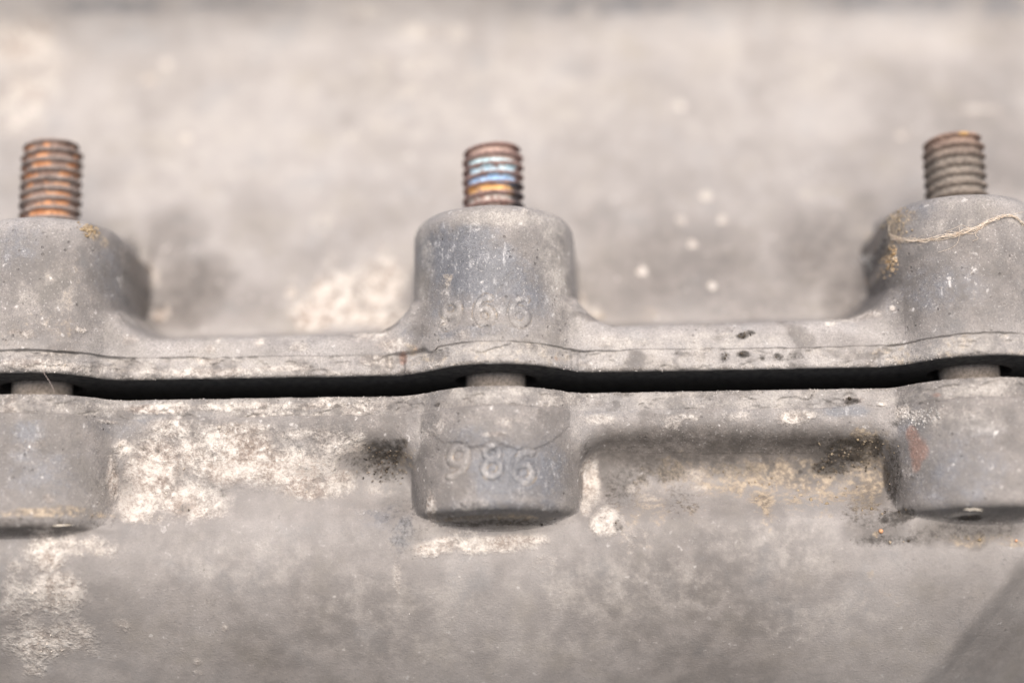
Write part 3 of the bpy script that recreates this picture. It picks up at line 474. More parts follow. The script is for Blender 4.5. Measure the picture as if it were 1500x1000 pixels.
def build_casting(root, upper):
    sign = 1 if upper else -1
    if upper:
        zs = np.concatenate([GAP + np.array([0, 0.03, 0.1, 0.22, 0.38, 0.55]),
                             axis(GAP + 0.7, 82, 0.26, [(0, 6.8, 0.09), (6.8, 10.8, 0.13), (19, 26, 0.18), (36, 90, 0.4)])])
    else:
        zs = -np.concatenate([np.array([0, 0.03, 0.1, 0.22, 0.38, 0.55]),
                              axis(0.7, 66, 0.24, [(0, 3.6, 0.09), (3.6, 12, 0.14), (15, 19, 0.16), (34, 90, 0.36)])])
    X, Z = np.meshgrid(XS, zs)
    w, f, bs = upper_parts(X, Z) if upper else lower_parts(X, Z)
    P = upper_p(X, Z) if upper else lower_p(X, Z)
    st = {s: stain_field(X, Z, STAIN_ROWS[s], sign) for s in STAINS if s in STAIN_ROWS}
    depth = np.abs(Z - (GAP if upper else 0))
    # how coarse and unswept the casting skin is: bosses most, walls least
    bmax = np.maximum.reduce(bs)
    st['grit'] = np.where(bmax > np.maximum(w, f) - 0.8, 1.0, np.where(f > w, 0.7, 0.25 if upper else 0.13)) * (0.75 + 0.5 * fbm(X, Z, 7, 411, 3))
    film = fbm(X, Z, 26, 433, 4)
    st['soil_and_shade'] = np.maximum(st['soil_and_shade'], (0.44 if not upper else 0.03) + (0.55 if not upper else 0.32) * (film - 0.42) + 0.16 * (st['grit'] > 0.72))
    # joint line between flange and mating lip
    zl = groove_line(X[0], 2.75 if upper else 2.55, 31 if upper else 43)[None, :]
    near = np.maximum.reduce([1 - sstep(10, 15, np.abs(X - c)) for c in STUD_X])
    if upper:
        wide = 1 - sstep(0.3, 1.0, np.hypot((X + 10.2) / 3.6, 0 * X))        # gaping crack left of the middle boss
        wide = wide * (1 - 0.75 * sstep(0.8, 0.2, np.abs(X + 8.2)))
        zl = zl - 0.25 * (1 - sstep(0.2, 0.9, np.abs(X + 8.0))) * 1.6
        strength = 0.12 + 0.55 * near + 0.30 * (X > 8)
        strength = strength * np.clip(2.2 * fbm(X, Z * 0, 4, 91, 3) - 0.35, 0.08, 1.2)
        gw = 0.045 + 0.05 * fbm(X, Z * 0, 2.0, 97, 3) + 0.22 * wide
        P = P - (0.42 * strength + 0.5 * wide) * np.exp(-((depth - zl) / gw) ** 2)
        P = P - (0.10 + 0.28 * near) * (1 - sstep(-0.1, 0.1, depth - zl))
        rim = (1 - sstep(10.6, 10.9, np.abs(X + 0.9))) + (1 - sstep(12.4, 13.0, np.abs(X - STUD_X[2])))
        rim = rim * (1 - sstep(-0.1, 0.05, depth - zl))
        P = P + 0.42 * rim                                                  # worn raised rim under the middle boss
        st['tan'] = np.maximum(st['tan'], 0.30 * rim)
        # the lip is broken away in short steps at its ends beside the bosses
        P = P - 0.35 * (1 - sstep(0, 1, np.hypot((X - 10.9) / 0.35, (depth - 1.6) / 1.9)))
        P = P - 0.55 * (1 - sstep(0, 1, np.hypot((X + 13.6) / 0.5, (depth - 1.6) / 1.6)))
    else:
        strength = (0.10 + 0.35 * near) * (0.4 + 1.1 * fbm(X, Z * 0, 5, 95, 2))
        P = P - 0.35 * strength * np.exp(-((depth - zl) / 0.09) ** 2)
        P = P - (0.05 + 0.15 * near) * (1 - sstep(-0.12, 0.12, depth - zl))
        # thin remaining skin of old coating on the middle lower boss
        edge = np.where(X > 3.3, -8.3 + 0.10 * (X - 3.3) ** 2, -7.6 + 0.035 * np.maximum(-X, 0) ** 2 + 3.4 * (fbm(X, Z, 2.2, 61, 4) - 0.55) * sstep(3.3, 0.5, X) - 0.7 * sstep(0.5, 3.3, X))
        skin = sstep(-0.06, 0.06, Z - edge) * sstep(0.0, 0.15, depth - zl - 0.1) * (1 - sstep(9.2, 9.5, np.abs(X)))
        P = P + 0.13 * skin
        st['pale'] = np.maximum(st['pale'], 0.12 * skin)
    st['dust'] = np.maximum(st['dust'], 0.45 * (1 - sstep(-0.15, 0.1, depth - zl)) * (0.5 + 0.8 * fbm(X, Z, 6, 77, 3)))
    lipm = 1 - sstep(-0.15, 0.1, depth - zl)
    st['pale'] = np.maximum(st['pale'], lipm * 0.55 * sstep(0.50, 0.72, fbm(X * 0.5, Z, 2.6, 501, 3)) * sstep(30, -20, X))
    st['soil_and_shade'] = np.maximum(st['soil_and_shade'], lipm * 0.75 * sstep(0.50, 0.70, fbm(X * 0.6, Z, 2.2, 511, 3)))
    st['soil_and_shade'] = np.maximum(st['soil_and_shade'], (depth < 8) * 0.7 * sstep(0.50, 0.75, fbm(X * 0.7, Z, 3.5, 521, 4)))
    P = P - lipm * 0.22 * sstep(0.55, 0.66, fbm(X * 0.6, Z, 1.5, 531, 3))          # small chips
    # rounded mating edge, slightly nibbled
    er = 0.42 + 0.5 * (fbm(X, Z, 1.4, 21 if upper else 22, 3) - 0.35)
    er = np.clip(er, 0.15, 0.9)
    e = np.clip(er - depth, 0, er)
    P = P - (er - np.sqrt(np.maximum(er ** 2 - e ** 2, 0)))
    # relief: casting skin, lumpy crust, pitted dirt
    n1 = fbm(X, Z, 5.0, 3, 3) - 0.5
    n2 = fbm(X, Z, 1.1, 13, 4) - 0.5
    n3 = fbm(X, Z, 0.55, 15, 2) - 0.5
    P = P + 0.16 * n1 + (0.06 * n2 + 0.035 * n3) * np.clip(st['grit'] * 1.3, 0.25, 1)
    P = P + sstep(0.25, 0.8, st['pale'] + n2 * 1.2) * (0.02 + 0.16 * n2 + 0.16 * n3)
    P = P + st['grime_and_shade'] * (1.2 * n2 + 0.6 * n3) * sstep(0.45, 0.9, st['grime_and_shade'])
    # numerals standing slightly proud
    masks = []
    for ch, x0, z0, h, sl in (UPPER_DIGITS if upper else LOWER_DIGITS):
        d = np.full_like(X, 99.0)
        m = (np.abs(X - x0) < 4) & (np.abs(Z - z0) < 4)
        d[m] = stroke_distance(X[m], Z[m], GLYPH[ch], x0, z0, h, sl)
        wear = np.clip(1.6 * fbm(X, Z, 1.6, 55, 2) + 0.1, 0.7, 1.3)
        P = P + 0.11 * wear * (1 - sstep(0.16, 0.44, d)) - 0.09 * wear * np.exp(-((d - 0.55) / 0.13) ** 2)
        st['dust'] = np.maximum(st['dust'], 0.42 * (1 - sstep(0.25, 0.6, d)))
        st['tan'] = np.maximum(st['tan'], 0.48 * np.exp(-((d - 0.52) / 0.14) ** 2))
        st['grime_and_shade'] = np.maximum(st['grime_and_shade'], 0.34 * np.exp(-((d - 0.58) / 0.12) ** 2))  # painted dark outline: shadow and dirt at the foot of the strokes
        masks.append(d < 0.46)
    # normals from the finished field
    pz, px = np.gradient(P, zs, XS)
    N = np.stack([-px, -np.ones_like(P), -pz], -1)
    N /= np.linalg.norm(N, axis=-1, keepdims=True)
    V = np.stack([X, -P, Z], -1) * MM
    nz, nx = X.shape
    idx = np.arange(nz * nx).reshape(nz, nx)
    q = np.stack([idx[:-1, :-1], idx[:-1, 1:], idx[1:, 1:], idx[1:, :-1]], -1)
    if not upper:
        q = q[..., ::-1]
    q = q.reshape(-1, 4)
    cen = lambda A: (A[:-1, :-1] + A[1:, 1:]).ravel() * 0.5
    fd, fx = cen(depth), cen(X)
    fw, ff = cen(w), cen(f)
    fb = [cen(b) for b in bs]
    lab = np.where(fd < (7.0 if upper else 8.5), 1, 0)
    for k, b in enumerate(fb):
        lab[b > np.maximum(fw, ff) - 0.6] = 2 + k
    lab[fd < (2.75 if upper else 2.55)] = 5
    for k, m in enumerate(masks):
        mm_ = (m[:-1, :-1] & m[1:, 1:]).ravel()
        lab[mm_ & (lab == 3)] = 6 + k
    Vf, Nf = V.reshape(-1, 3), N.reshape(-1, 3)
    Sf = {s: st[s].reshape(-1) for s in STAINS}

    def piece(name, sel, parent):
        qq = q[sel]
        u, inv = np.unique(qq, return_inverse=True)
        me = bpy.data.meshes.new(name)
        nf = len(qq)
        me.vertices.add(len(u))
        me.vertices.foreach_set('co', Vf[u].astype(np.float32).ravel())
        me.loops.add(nf * 4)
        me.loops.foreach_set('vertex_index', inv.astype(np.int32).ravel())
        me.polygons.add(nf)
        me.polygons.foreach_set('loop_start', np.arange(0, nf * 4, 4, dtype=np.int32))
        me.update(calc_edges=True)
        me.shade_smooth()
        me.normals_split_custom_set_from_vertices(Nf[u].tolist())
        for s in STAINS:
            a = me.attributes.new(s, 'FLOAT', 'POINT')
            a.data.foreach_set('value', Sf[s][u].astype(np.float32))
        me.materials.append(CAST)
        o = bpy.data.objects.new(name, me)
        COL.objects.link(o)
        o.parent = parent
        return o

    piece('wall', lab == 0, root)
    cuts = (-99.0,) + STUD_X + (99.0,)
    for c0, c1 in zip(cuts, cuts[1:]):                 # one flange length per bay between bosses
        piece('flange', (lab == 1) & (fx > c0) & (fx <= c1), root)
    piece('mating_lip', lab == 5, root)
    bo = [piece('boss', lab == 2 + k if k != 1 else (lab == 3), root) for k in range(3)]
    for k in range(3):
        if (lab == 6 + k).any():
            piece('numeral', lab == 6 + k, bo[1])
    # flat mating face with clearance holes for the studs, and a bore above each hole
    zf = GAP if upper else 0.0
    outline = [(x, -p) for x, p in zip(XS[::2], P[0, ::2])]
    back = 42.0
    poly = [Vector((x, y, 0)) for x, y in outline] + [Vector((outline[-1][0], back, 0)), Vector((outline[0][0], back, 0))]
    rh = 5.5 if upper else 4.3
    loops = [poly]
    for c in STUD_X:
        loops.append([Vector((c + rh * math.cos(t), rh * math.sin(t), 0)) for t in np.linspace(0, -2 * math.pi, 40, endpoint=False)])
    tris = tessellate_polygon(loops)
    flat = [v for l in loops for v in l]
    verts = [(v.x * MM, v.y * MM, zf * MM) for v in flat]
    faces = [tuple(t) for t in tris]
    n0 = len(verts)
    for c in STUD_X:                                   # bores
        b = len(verts)
        for zz in (zf, zf + sign * 14):
            verts += [((c + rh * math.cos(t)) * MM, rh * math.sin(t) * MM, zz * MM) for t in np.linspace(0, 2 * math.pi, 40, endpoint=False)]
        faces += [(b + i, b + (i + 1) % 40, b + 40 + (i + 1) % 40, b + 40 + i) for i in range(40)]
    if not upper:                                      # unseen step added to keep light from coming through the gap
        b = len(verts)
        for yy, zz in ((34, 0.0), (34, GAP - 0.02), (42, GAP - 0.02)):
            verts += [(-92 * MM, yy * MM, zz * MM), (92 * MM, yy * MM, zz * MM)]
        faces += [(b, b + 1, b + 3, b + 2), (b + 2, b + 3, b + 5, b + 4)]
    o = mesh_object('mating_face', verts, faces, DARK_FACE, root, smooth=False)
    return dict(X=X, Z=Z, P=P, st=st)

upper_root = thing('upper_casting', 'upper grey cast metal half of the joint, with 966 raised on its middle boss', 'casting', (0, 0, GAP))
upper_root.matrix_world = BASE
lower_root = thing('lower_casting', 'lower grey cast metal half under the dark gap, with 986 on its middle boss', 'casting')
UP = build_casting(upper_root, True)
LO = build_casting(lower_root, False)

# ------------------------------------------------------------------ studs
PITCH_MM = 1.36

def lerp(a, b, t):
    t = np.asarray(t)[..., None]
    return np.asarray(a) * (1 - t) + np.asarray(b) * t

DULL = (0.72, 0.86, 0.70)

def build_stud(k, top, paint, label, phase):
    root = thing('threaded_stud', label, 'stud', (STUD_X[k], 0, -12), 'threaded studs along the joint')
    z0 = TOP[k] - 3.0
    na = 96
    ang = np.linspace(0, 2 * math.pi, na, endpoint=False)
    zz = np.arange(z0, top - 0.9, 0.055)
    A, Zg = np.meshgrid(ang, zz)
    ph = (Zg / PITCH_MM - A / (2 * math.pi) + phase) % 1.0
    prof = np.abs(ph - 0.5) * 2                                  # 0 in the root, 1 at the crest
    soft = sstep((0.14, 0.28, 0.12)[k], 0.92, prof)
    wob = fbm(A * 4 * 1.0 + k * 31, Zg, 0.9, 7 + k, 3) - 0.5
    R = 3.42 + 0.76 * soft + 0.16 * wob - 0.35 * np.clip(fbm(A * 4 + k * 17, Zg, 1.4, 70 + k, 3) - 0.62, 0, 1) * soft * 4
    taper = sstep(top - 0.9, top - 2.2, Zg)
    R = R - (1 - taper) * 0.42 * (1 - 0.2 * soft)
    V = [((R * np.cos(A)), (R * np.sin(A)), Zg)]
    rows = [np.stack([R * np.cos(A), R * np.sin(A), Zg], -1)]
    last = R[-1]
    for s, dz in ((0.97, 0.10), (0.90, 0.20), (0.78, 0.30), (0.6, 0.38), (0.35, 0.43), (0.1, 0.45)):
        rr = last * s + 0.05 * (fbm(np.cos(ang) * 3 + 9, np.sin(ang) * 3, 1.0, int(s * 50), 2) - 0.5)
        rows.append(np.stack([rr * np.cos(ang), rr * np.sin(ang), np.full(na, zz[-1] + dz + 0.02)], -1)[None])
    G = np.concatenate(rows, 0)
    nr = len(G)
    G[..., 2] -= -12
    idx = np.arange(nr * na).reshape(nr, na)
    q = np.stack([idx[:-1], np.roll(idx[:-1], -1, 1), np.roll(idx[1:], -1, 1), idx[1:]], -1).reshape(-1, 4)
    faces = [tuple(f) for f in q] + [tuple(idx[-1])]
    o = mesh_object('threaded_end', G.reshape(-1, 3) * MM, faces, STEEL, root)
    full_prof = np.concatenate([prof, np.ones((nr - len(zz), na)) * 1.2], 0)
    zfull = np.concatenate([Zg, np.full((nr - len(zz), na), top - 0.5)], 0)
    afull = np.concatenate([A, np.tile(ang, (nr - len(zz), 1))], 0)
    turn = zfull / PITCH_MM - afull / (2 * math.pi) + phase          # constant along a turn of the thread
    set_color(o.data, DULL[k] * paint(afull, zfull, full_prof, turn, top).reshape(-1, 3))
    # plain shank through the joint
    zr = np.array([0.0, 6, 11.4, 11.6, 11.8, 12.0, 12.6, 13.2, 13.8, 14.4, 15, 18, 30, z0 + 12.4])
    rr = np.array([3.9, 3.9, 3.9, 3.9, 3.9, 3.9, 3.9, 3.9, 3.9, 3.9, 3.9, 3.9, 3.9, 3.3])
    verts = [(r * math.cos(t) * MM, r * math.sin(t) * MM, z * MM) for z, r in zip(zr, rr) for t in ang[::2]]
    m = na // 2
    faces = [(i * m + j, i * m + (j + 1) % m, (i + 1) * m + (j + 1) % m, (i + 1) * m + j) for i in range(len(zr) - 1) for j in range(m)]
    s = mesh_object('shank', verts, faces, STEEL, root)
    cols = lerp((0.34, 0.275, 0.215), (0.52, 0.44, 0.36), fbm(np.array([v[0] for v in verts]) / MM, np.array([v[2] for v in verts]) / MM, 2.0, 40 + k, 2))
    set_color(s.data, cols)
    return root

def paint_left(a, z, p, turn, top):
    n = fbm(a * 4, z, 1.3, 101, 3)
    n2 = fbm(a * 4, z, 2.2, 131, 2)
    crest = lerp((0.20, 0.165, 0.145), (0.42, 0.34, 0.29), n)
    root = lerp(lerp((0.23, 0.15, 0.115), (0.40, 0.28, 0.22), n), lerp((0.46, 0.20, 0.09), (0.76, 0.42, 0.22), n), sstep(0.48, 0.58, n2))
    c = lerp(root, crest, sstep(0.35, 0.75, p + (n - 0.5) * 0.5 + 0.25 * sstep(0.55, 0.7, n2 * 0 + fbm(a * 4, z, 3.0, 141, 2))))
    return lerp(c, (0.50, 0.36, 0.28), sstep(top - 1.0, top - 0.5, z))

def paint_middle(a, z, p, turn, top):
    n = fbm(a * 4, z, 1.2, 201, 3)
    front = sstep(1.25, 0.95, np.abs((a - 1.5 * math.pi) + 0.10))         # camera side of the stud
    base = lerp((0.19, 0.11, 0.09), (0.36, 0.24, 0.20), n)
    chip = fbm(a * 5, z, 0.9, 231, 3)
    root_m = (1 - sstep(0.52, 0.78, p + (n - 0.5) * 0.5)) * sstep(0.30, 0.46, chip + 0.06)
    down = top - z
    c = base
    def band(lo, hi, col0, col1, st=1.0):
        m = sstep(lo - 0.05, lo + 0.1, down) * (1 - sstep(hi - 0.1, hi + 0.05, down)) * root_m * front * st
        return m, lerp(col0, col1, n)
    for lo, hi, c0, c1 in ((0.7, 3.1, (0.34, 0.22, 0.17), (0.50, 0.38, 0.32)),
                           (3.1, 4.35, (0.42, 0.60, 0.63), (0.62, 0.76, 0.77)),
                           (4.35, 5.6, (0.34, 0.49, 0.58), (0.56, 0.67, 0.70)),
                           (5.6, 6.85, (0.22, 0.38, 0.60), (0.44, 0.58, 0.74)),
                           (6.85, 8.15, (0.62, 0.33, 0.11), (0.80, 0.52, 0.24)),
                           (8.15, 9.9, (0.34, 0.28, 0.24), (0.56, 0.50, 0.44))):
        m, col = band(lo, hi, c0, c1)
        c = lerp(np.zeros(3), c, 1 - m) + col * m[..., None]
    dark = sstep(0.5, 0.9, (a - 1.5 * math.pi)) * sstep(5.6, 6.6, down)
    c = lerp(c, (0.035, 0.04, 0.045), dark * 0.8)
    return lerp(c, (0.42, 0.35, 0.30), sstep(top - 1.0, top - 0.5, z))

def paint_right(a, z, p, turn, top):
    n = fbm(a * 4, z, 1.3, 301, 3)
    up_ = sstep(top - 5.5, top - 0.5, z)
    c = lerp((0.185, 0.150, 0.12), (0.36, 0.295, 0.235), n)
    c = lerp(c, lerp((0.27, 0.16, 0.12), (0.44, 0.29, 0.21), n), up_ * 0.8)
    c = lerp(c, (0.38, 0.34, 0.29), 0.5 * (1 - sstep(0.3, 0.7, p)) * (1 - up_))
    spot = sstep(0.6, 0.2, np.hypot((a - 1.56 * math.pi) * 2.2, (top - z - 1.1)))
    c = lerp(c, (0.62, 0.38, 0.16), spot)
    return lerp(c, (0.46, 0.33, 0.28), sstep(top - 1.0, top - 0.5, z))

build_stud(0, 37.3, paint_left, 'bright orange rusted stud end with brown crests, at the left end of the joint', 0.1)
build_stud(1, 35.7, paint_middle, 'rusty stud with pale blue and yellow paint left in its threads, above the raised 966', 0.35)
build_stud(2, 35.9, paint_right, 'dull brown stud with a domed rusty tip, standing on the boss with the cobweb', 0.2)

# ------------------------------------------------------------------ small dirt lying on the castings
def sample(g, field, x, z):
    xs, zs = g['X'][0], np.abs(g['Z'][:, 0])
    z = np.abs(z)
    i = np.clip(np.searchsorted(xs, x) - 1, 0, len(xs) - 2)
    j = np.clip(np.searchsorted(zs, z) - 1, 0, len(zs) - 2)
    a = np.clip((x - xs[i]) / (xs[i + 1] - xs[i]), 0, 1)
    b = np.clip((z - zs[j]) / (zs[j + 1] - zs[j]), 0, 1)
    return (field[j, i] * (1 - a) + field[j, i + 1] * a) * (1 - b) + (field[j + 1, i] * (1 - a) + field[j + 1, i + 1] * a) * b

PHI = (1 + 5 ** 0.5) / 2
ICO_V = np.array([(-1, PHI, 0), (1, PHI, 0), (-1, -PHI, 0), (1, -PHI, 0), (0, -1, PHI), (0, 1, PHI), (0, -1, -PHI), (0, 1, -PHI),
                  (PHI, 0, -1), (PHI, 0, 1), (-PHI, 0, -1), (-PHI, 0, 1)]) / math.sqrt(1 + PHI ** 2)
ICO_F = np.array([(0, 11, 5), (0, 5, 1), (0, 1, 7), (0, 7, 10), (0, 10, 11), (1, 5, 9), (5, 11, 4), (11, 10, 2), (10, 7, 6), (7, 1, 8),
                  (3, 9, 4), (3, 4, 2), (3, 2, 6), (3, 6, 8), (3, 8, 9), (4, 9, 5), (2, 4, 11), (6, 2, 10), (8, 6, 7), (9, 8, 1)])
RNG = np.random.default_rng(7)

def crumbs(name, pos, size, colour, parent, mat=None):
    n = len(pos)
    v = ICO_V[None] * (1 + RNG.normal(0, 0.30, (n, 12, 1))) * RNG.uniform(0.45, 1.4, (n, 1, 3))
    th = RNG.uniform(0, 2 * math.pi, n)
    c, s = np.cos(th)[:, None], np.sin(th)[:, None]
    v = np.stack([v[..., 0] * c - v[..., 2] * s, v[..., 1], v[..., 0] * s + v[..., 2] * c], -1)
    v = v * size[:, None, None] + pos[:, None, :]
    f = ICO_F[None] + (np.arange(n) * 12)[:, None, None]
    me = bpy.data.meshes.new(name)
    me.vertices.add(n * 12)
    me.vertices.foreach_set('co', (v * MM).astype(np.float32).ravel())
    me.loops.add(n * 60)
    me.loops.foreach_set('vertex_index', f.astype(np.int32).ravel())
    me.polygons.add(n * 20)
    me.polygons.foreach_set('loop_start', np.arange(0, n * 60, 3, dtype=np.int32))
    me.update(calc_edges=True)
    me.materials.append(mat or CRUMB)
    set_color(me, np.repeat(colour, 12, 0))
    o = bpy.data.objects.new(name, me)
    COL.objects.link(o)
    o.parent = parent
    o['kind'] = 'stuff'
    return o

def scatter(g, upper, parent):
    lo, hi = (GAP + 0.4, 40) if upper else (-50, -0.4)
    n = 90000
    x = RNG.uniform(-72, 74, n)
    z = RNG.uniform(lo, hi, n)
    pale = sample(g, g['st']['pale'], x, z)
    grime_and_shade = sample(g, g['st']['grime_and_shade'], x, z)
    tan = sample(g, g['st']['tan'], x, z)
    lump = fbm(x, z, 2.2, 301, 3)
    u = RNG.uniform(0, 1, n)
    want_p = (pale > 0.55) & (lump > 0.47) & (u < 0.12) & (grime_and_shade < 0.5)
    want_g = ((grime_and_shade > 0.5) & (u < 0.40 * grime_and_shade) & (lump > 0.42))
    want_t = ((tan > 0.5) & (u < 0.05) & (lump > 0.5))
    want_d = (u > 0.9982)                                        # loose grains anywhere
    pos, size, col = [], [], []
    for w, s0, s1, c0, c1 in ((want_p, 0.04, 0.16, (0.36, 0.30, 0.24), (0.62, 0.56, 0.48)),
                              (want_g, 0.04, 0.22, (0.025, 0.02, 0.015), (0.11, 0.085, 0.06)),
                              (want_t, 0.05, 0.20, (0.20, 0.15, 0.09), (0.42, 0.33, 0.22)),
                              (want_d, 0.03, 0.09, (0.14, 0.12, 0.10), (0.55, 0.51, 0.46))):
        k = int(w.sum())
        s = s0 + (s1 - s0) * RNG.uniform(0, 1, k) ** 2.2
        y = -sample(g, g['P'], x[w], z[w]) - s * 0.25
        pos.append(np.stack([x[w], y, z[w]], -1))
        size.append(s)
        t = RNG.uniform(0, 1, k)
        cc = lerp(c0, c1, t)
        if w is want_g:                                          # some lighter bits caught in the dark dirt
            lit = RNG.uniform(0, 1, k) < 0.12
            cc[lit] = lerp((0.22, 0.17, 0.11), (0.40, 0.32, 0.23), t[lit])
        col.append(cc)
    # grains clinging to the rounded mating edge
    k = 900
    xe = RNG.uniform(-70, 72, k)
    de = RNG.uniform(0.02, 0.5, k)
    ze = (GAP + de) if upper else -de
    s = RNG.uniform(0.03, 0.09, k)
    pos.append(np.stack([xe, -sample(g, g['P'], xe, ze) - s * 0.2, ze], -1))
    size.append(s)
    col.append(lerp((0.14, 0.12, 0.10), (0.60, 0.55, 0.49), RNG.uniform(0, 1, k)))
    crumbs('dirt_crumbs', np.concatenate(pos), np.concatenate(size), np.concatenate(col), parent)

scatter(UP, True, upper_root)
scatter(LO, False, lower_root)

def cluster(name, g, cx, cz, rx, rz, n, s0, s1, c0, c1, parent):
    x = RNG.normal(cx, rx, n)
    z = RNG.normal(cz, rz, n)
    s = s0 + (s1 - s0) * RNG.uniform(0, 1, n) ** 2
    pos = np.stack([x, -sample(g, g['P'], x, z) - s * RNG.uniform(0, 0.8, n), z], -1)
    return crumbs(name, pos, s, lerp(c0, c1, RNG.uniform(0, 1, n)), parent)

cluster('dirt_clump', UP, -52.7, 22.4, 0.45, 0.45, 120, 0.06, 0.24, (0.24, 0.17, 0.09), (0.50, 0.38, 0.24), upper_root)
cluster('dirt_clump', UP, 52.2, 17.4, 0.35, 0.8, 120, 0.06, 0.25, (0.36, 0.22, 0.09), (0.58, 0.46, 0.32), upper_root)
cluster('dirt_clump', UP, 53.0, 22.6, 0.7, 1.2, 220, 0.04, 0.16, (0.26, 0.20, 0.12), (0.46, 0.37, 0.26), upper_root)
cluster('dirt_clump', UP, 51.3, 20.6, 0.12, 0.7, 40, 0.06, 0.20, (0.55, 0.53, 0.48), (0.75, 0.73, 0.68), upper_root)
cluster('oxide_clump', LO, 54.4, -4.6, 0.9, 0.55, 170, 0.04, 0.17, (0.30, 0.28, 0.25), (0.58, 0.55, 0.51), lower_root)

cluster('dirt_clump', LO, -15.2, -8.3, 1.4, 1.1, 150, 0.04, 0.17, (0.03, 0.025, 0.02), (0.12, 0.09, 0.065), lower_root)
cluster('dirt_clump', LO, -14.6, -8.0, 1.6, 1.2, 40, 0.04, 0.15, (0.20, 0.17, 0.13), (0.40, 0.34, 0.27), lower_root)
cluster('dirt_clump', LO, 46.0, -8.6, 2.2, 1.1, 150, 0.04, 0.16, (0.03, 0.025, 0.02), (0.13, 0.10, 0.07), lower_root)
cluster('dirt_clump', LO, 47.4, -8.2, 2.3, 1.2, 60, 0.04, 0.15, (0.19, 0.15, 0.10), (0.38, 0.31, 0.22), lower_root)

# ------------------------------------------------------------------ cobweb, hair and other small things
def tube(pts, radii, sides=5):
    pts = [Vector(p) for p in pts]
    V, F = [], []
    for i, p in enumerate(pts):
        d = (pts[min(i + 1, len(pts) - 1)] - pts[max(i - 1, 0)]).normalized()
        a = d.cross(Vector((0.2, 1, 0.3))).normalized()
        b = d.cross(a)
        for k in range(sides):
            t = 2 * math.pi * k / sides
            V.append(p + (a * math.cos(t) + b * math.sin(t)) * radii[i])
    for i in range(len(pts) - 1):
        for k in range(sides):
            F.append((i * sides + k, i * sides + (k + 1) % sides, (i + 1) * sides + (k + 1) % sides, (i + 1) * sides + k))
    F.append(tuple(range(sides))[::-1])
    F.append(tuple(range((len(pts) - 1) * sides, len(pts) * sides)))
    return V, F

def smooth_line(pts, step=0.12):
    out = []
    pts = [np.array(p, float) for p in pts]
    ext = [2 * pts[0] - pts[1]] + pts + [2 * pts[-1] - pts[-2]]
    for i in range(1, len(ext) - 2):
        p0, p1, p2, p3 = ext[i - 1:i + 3]
        n = max(2, int(np.linalg.norm(p2 - p1) / step))
        for k in range(n):
            t = k / n
            out.append(0.5 * (2 * p1 + (p2 - p0) * t + (2 * p0 - 5 * p1 + 4 * p2 - p3) * t * t + (3 * p1 - p0 - 3 * p2 + p3) * t ** 3))
    out.append(pts[-1])
    return np.array(out)

SILK = plain_material('dusty_silk', (0.55, 0.42, 0.30), (0.85, 0.74, 0.60), 0.5, 0.8)
ROUTES = [
    [(52.39, 20.26), (53.33, 19.33), (55.09, 18.6), (56.61, 18.42), (57.81, 18.58), (59.45, 18.75), (60.72, 19.02), (62.04, 19.42), (63.42, 20.16), (64.86, 20.78), (66.36, 21.21), (67.34, 21.06), (68.53, 20.51), (69.51, 20.18)],
    [(57.48, 18.54), (58.49, 19.13), (59.3, 19.04), (60.29, 18.95)],
    [(59.85, 19.72), (59.86, 18.8), (59.63, 17.9), (59.26, 17.3), (58.33, 16.85), (57.2, 16.65)],
    [(52.46, 20.4), (52.25, 21.4), (52.5, 22.3), (53.1, 23.0)],
    [(54.01, 18.95), (55.12, 18.96), (56.38, 18.38), (57.78, 18.22), (59.59, 18.46), (61.31, 18.9), (62.75, 19.51), (64.07, 20.27)],
    [(62.95, 19.78), (61.8, 18.6), (62.11, 18.04), (61.39, 17.7)],
    [(66.36, 21.21), (67.79, 21.76), (69.27, 22.29)],
    [(61.3, 19.3), (60.2, 19.9), (59.4, 19.6), (58.2, 19.3)]]
web = thing('cobweb', 'tan dusty cobweb strand drooping across the boss under the dull brown stud', 'cobweb', (52.4, -6.0, 20.0))
web_loc = np.array([52.4, -6.0, 20.0])
rr = random.Random(4)
for i, route in enumerate(ROUTES):
    for c in range(8 if i == 0 else (2 if i in (1, 3, 4) else 1)):
        line = smooth_line(route)
        k = np.arange(len(line))
        j = 0.0 if c == 0 else 0.20
        line[:, 1] += j * (fbm(k * 0.1 + c * 40 + i * 300, k * 0.0 + c, 1.0, 400 + c, 2) - 0.5) * 4
        line[:, 0] += j * (fbm(k * 0.1 + c * 60 + i * 100, k * 0.0 + c, 1.0, 500 + c, 2) - 0.5) * 2
        y = -sample(UP, UP['P'], line[:, 0], line[:, 1]) - 0.10 - 0.05 * c
        y = np.convolve(np.pad(y, 4, 'edge'), np.ones(9) / 9, 'valid')
        rad = (0.036 if i == 0 else 0.02) * (0.6 + 0.8 * fbm(k * 0.1, k * 0.0, 0.8, 600 + c + i, 2))
        if c > 1:
            rad = rad * 0.7
        P3 = (np.stack([line[:, 0], y, line[:, 1]], -1) - web_loc) * MM
        V, F = tube(P3.tolist(), (rad * MM).tolist())
        mesh_object('strand', V, F, SILK, web)

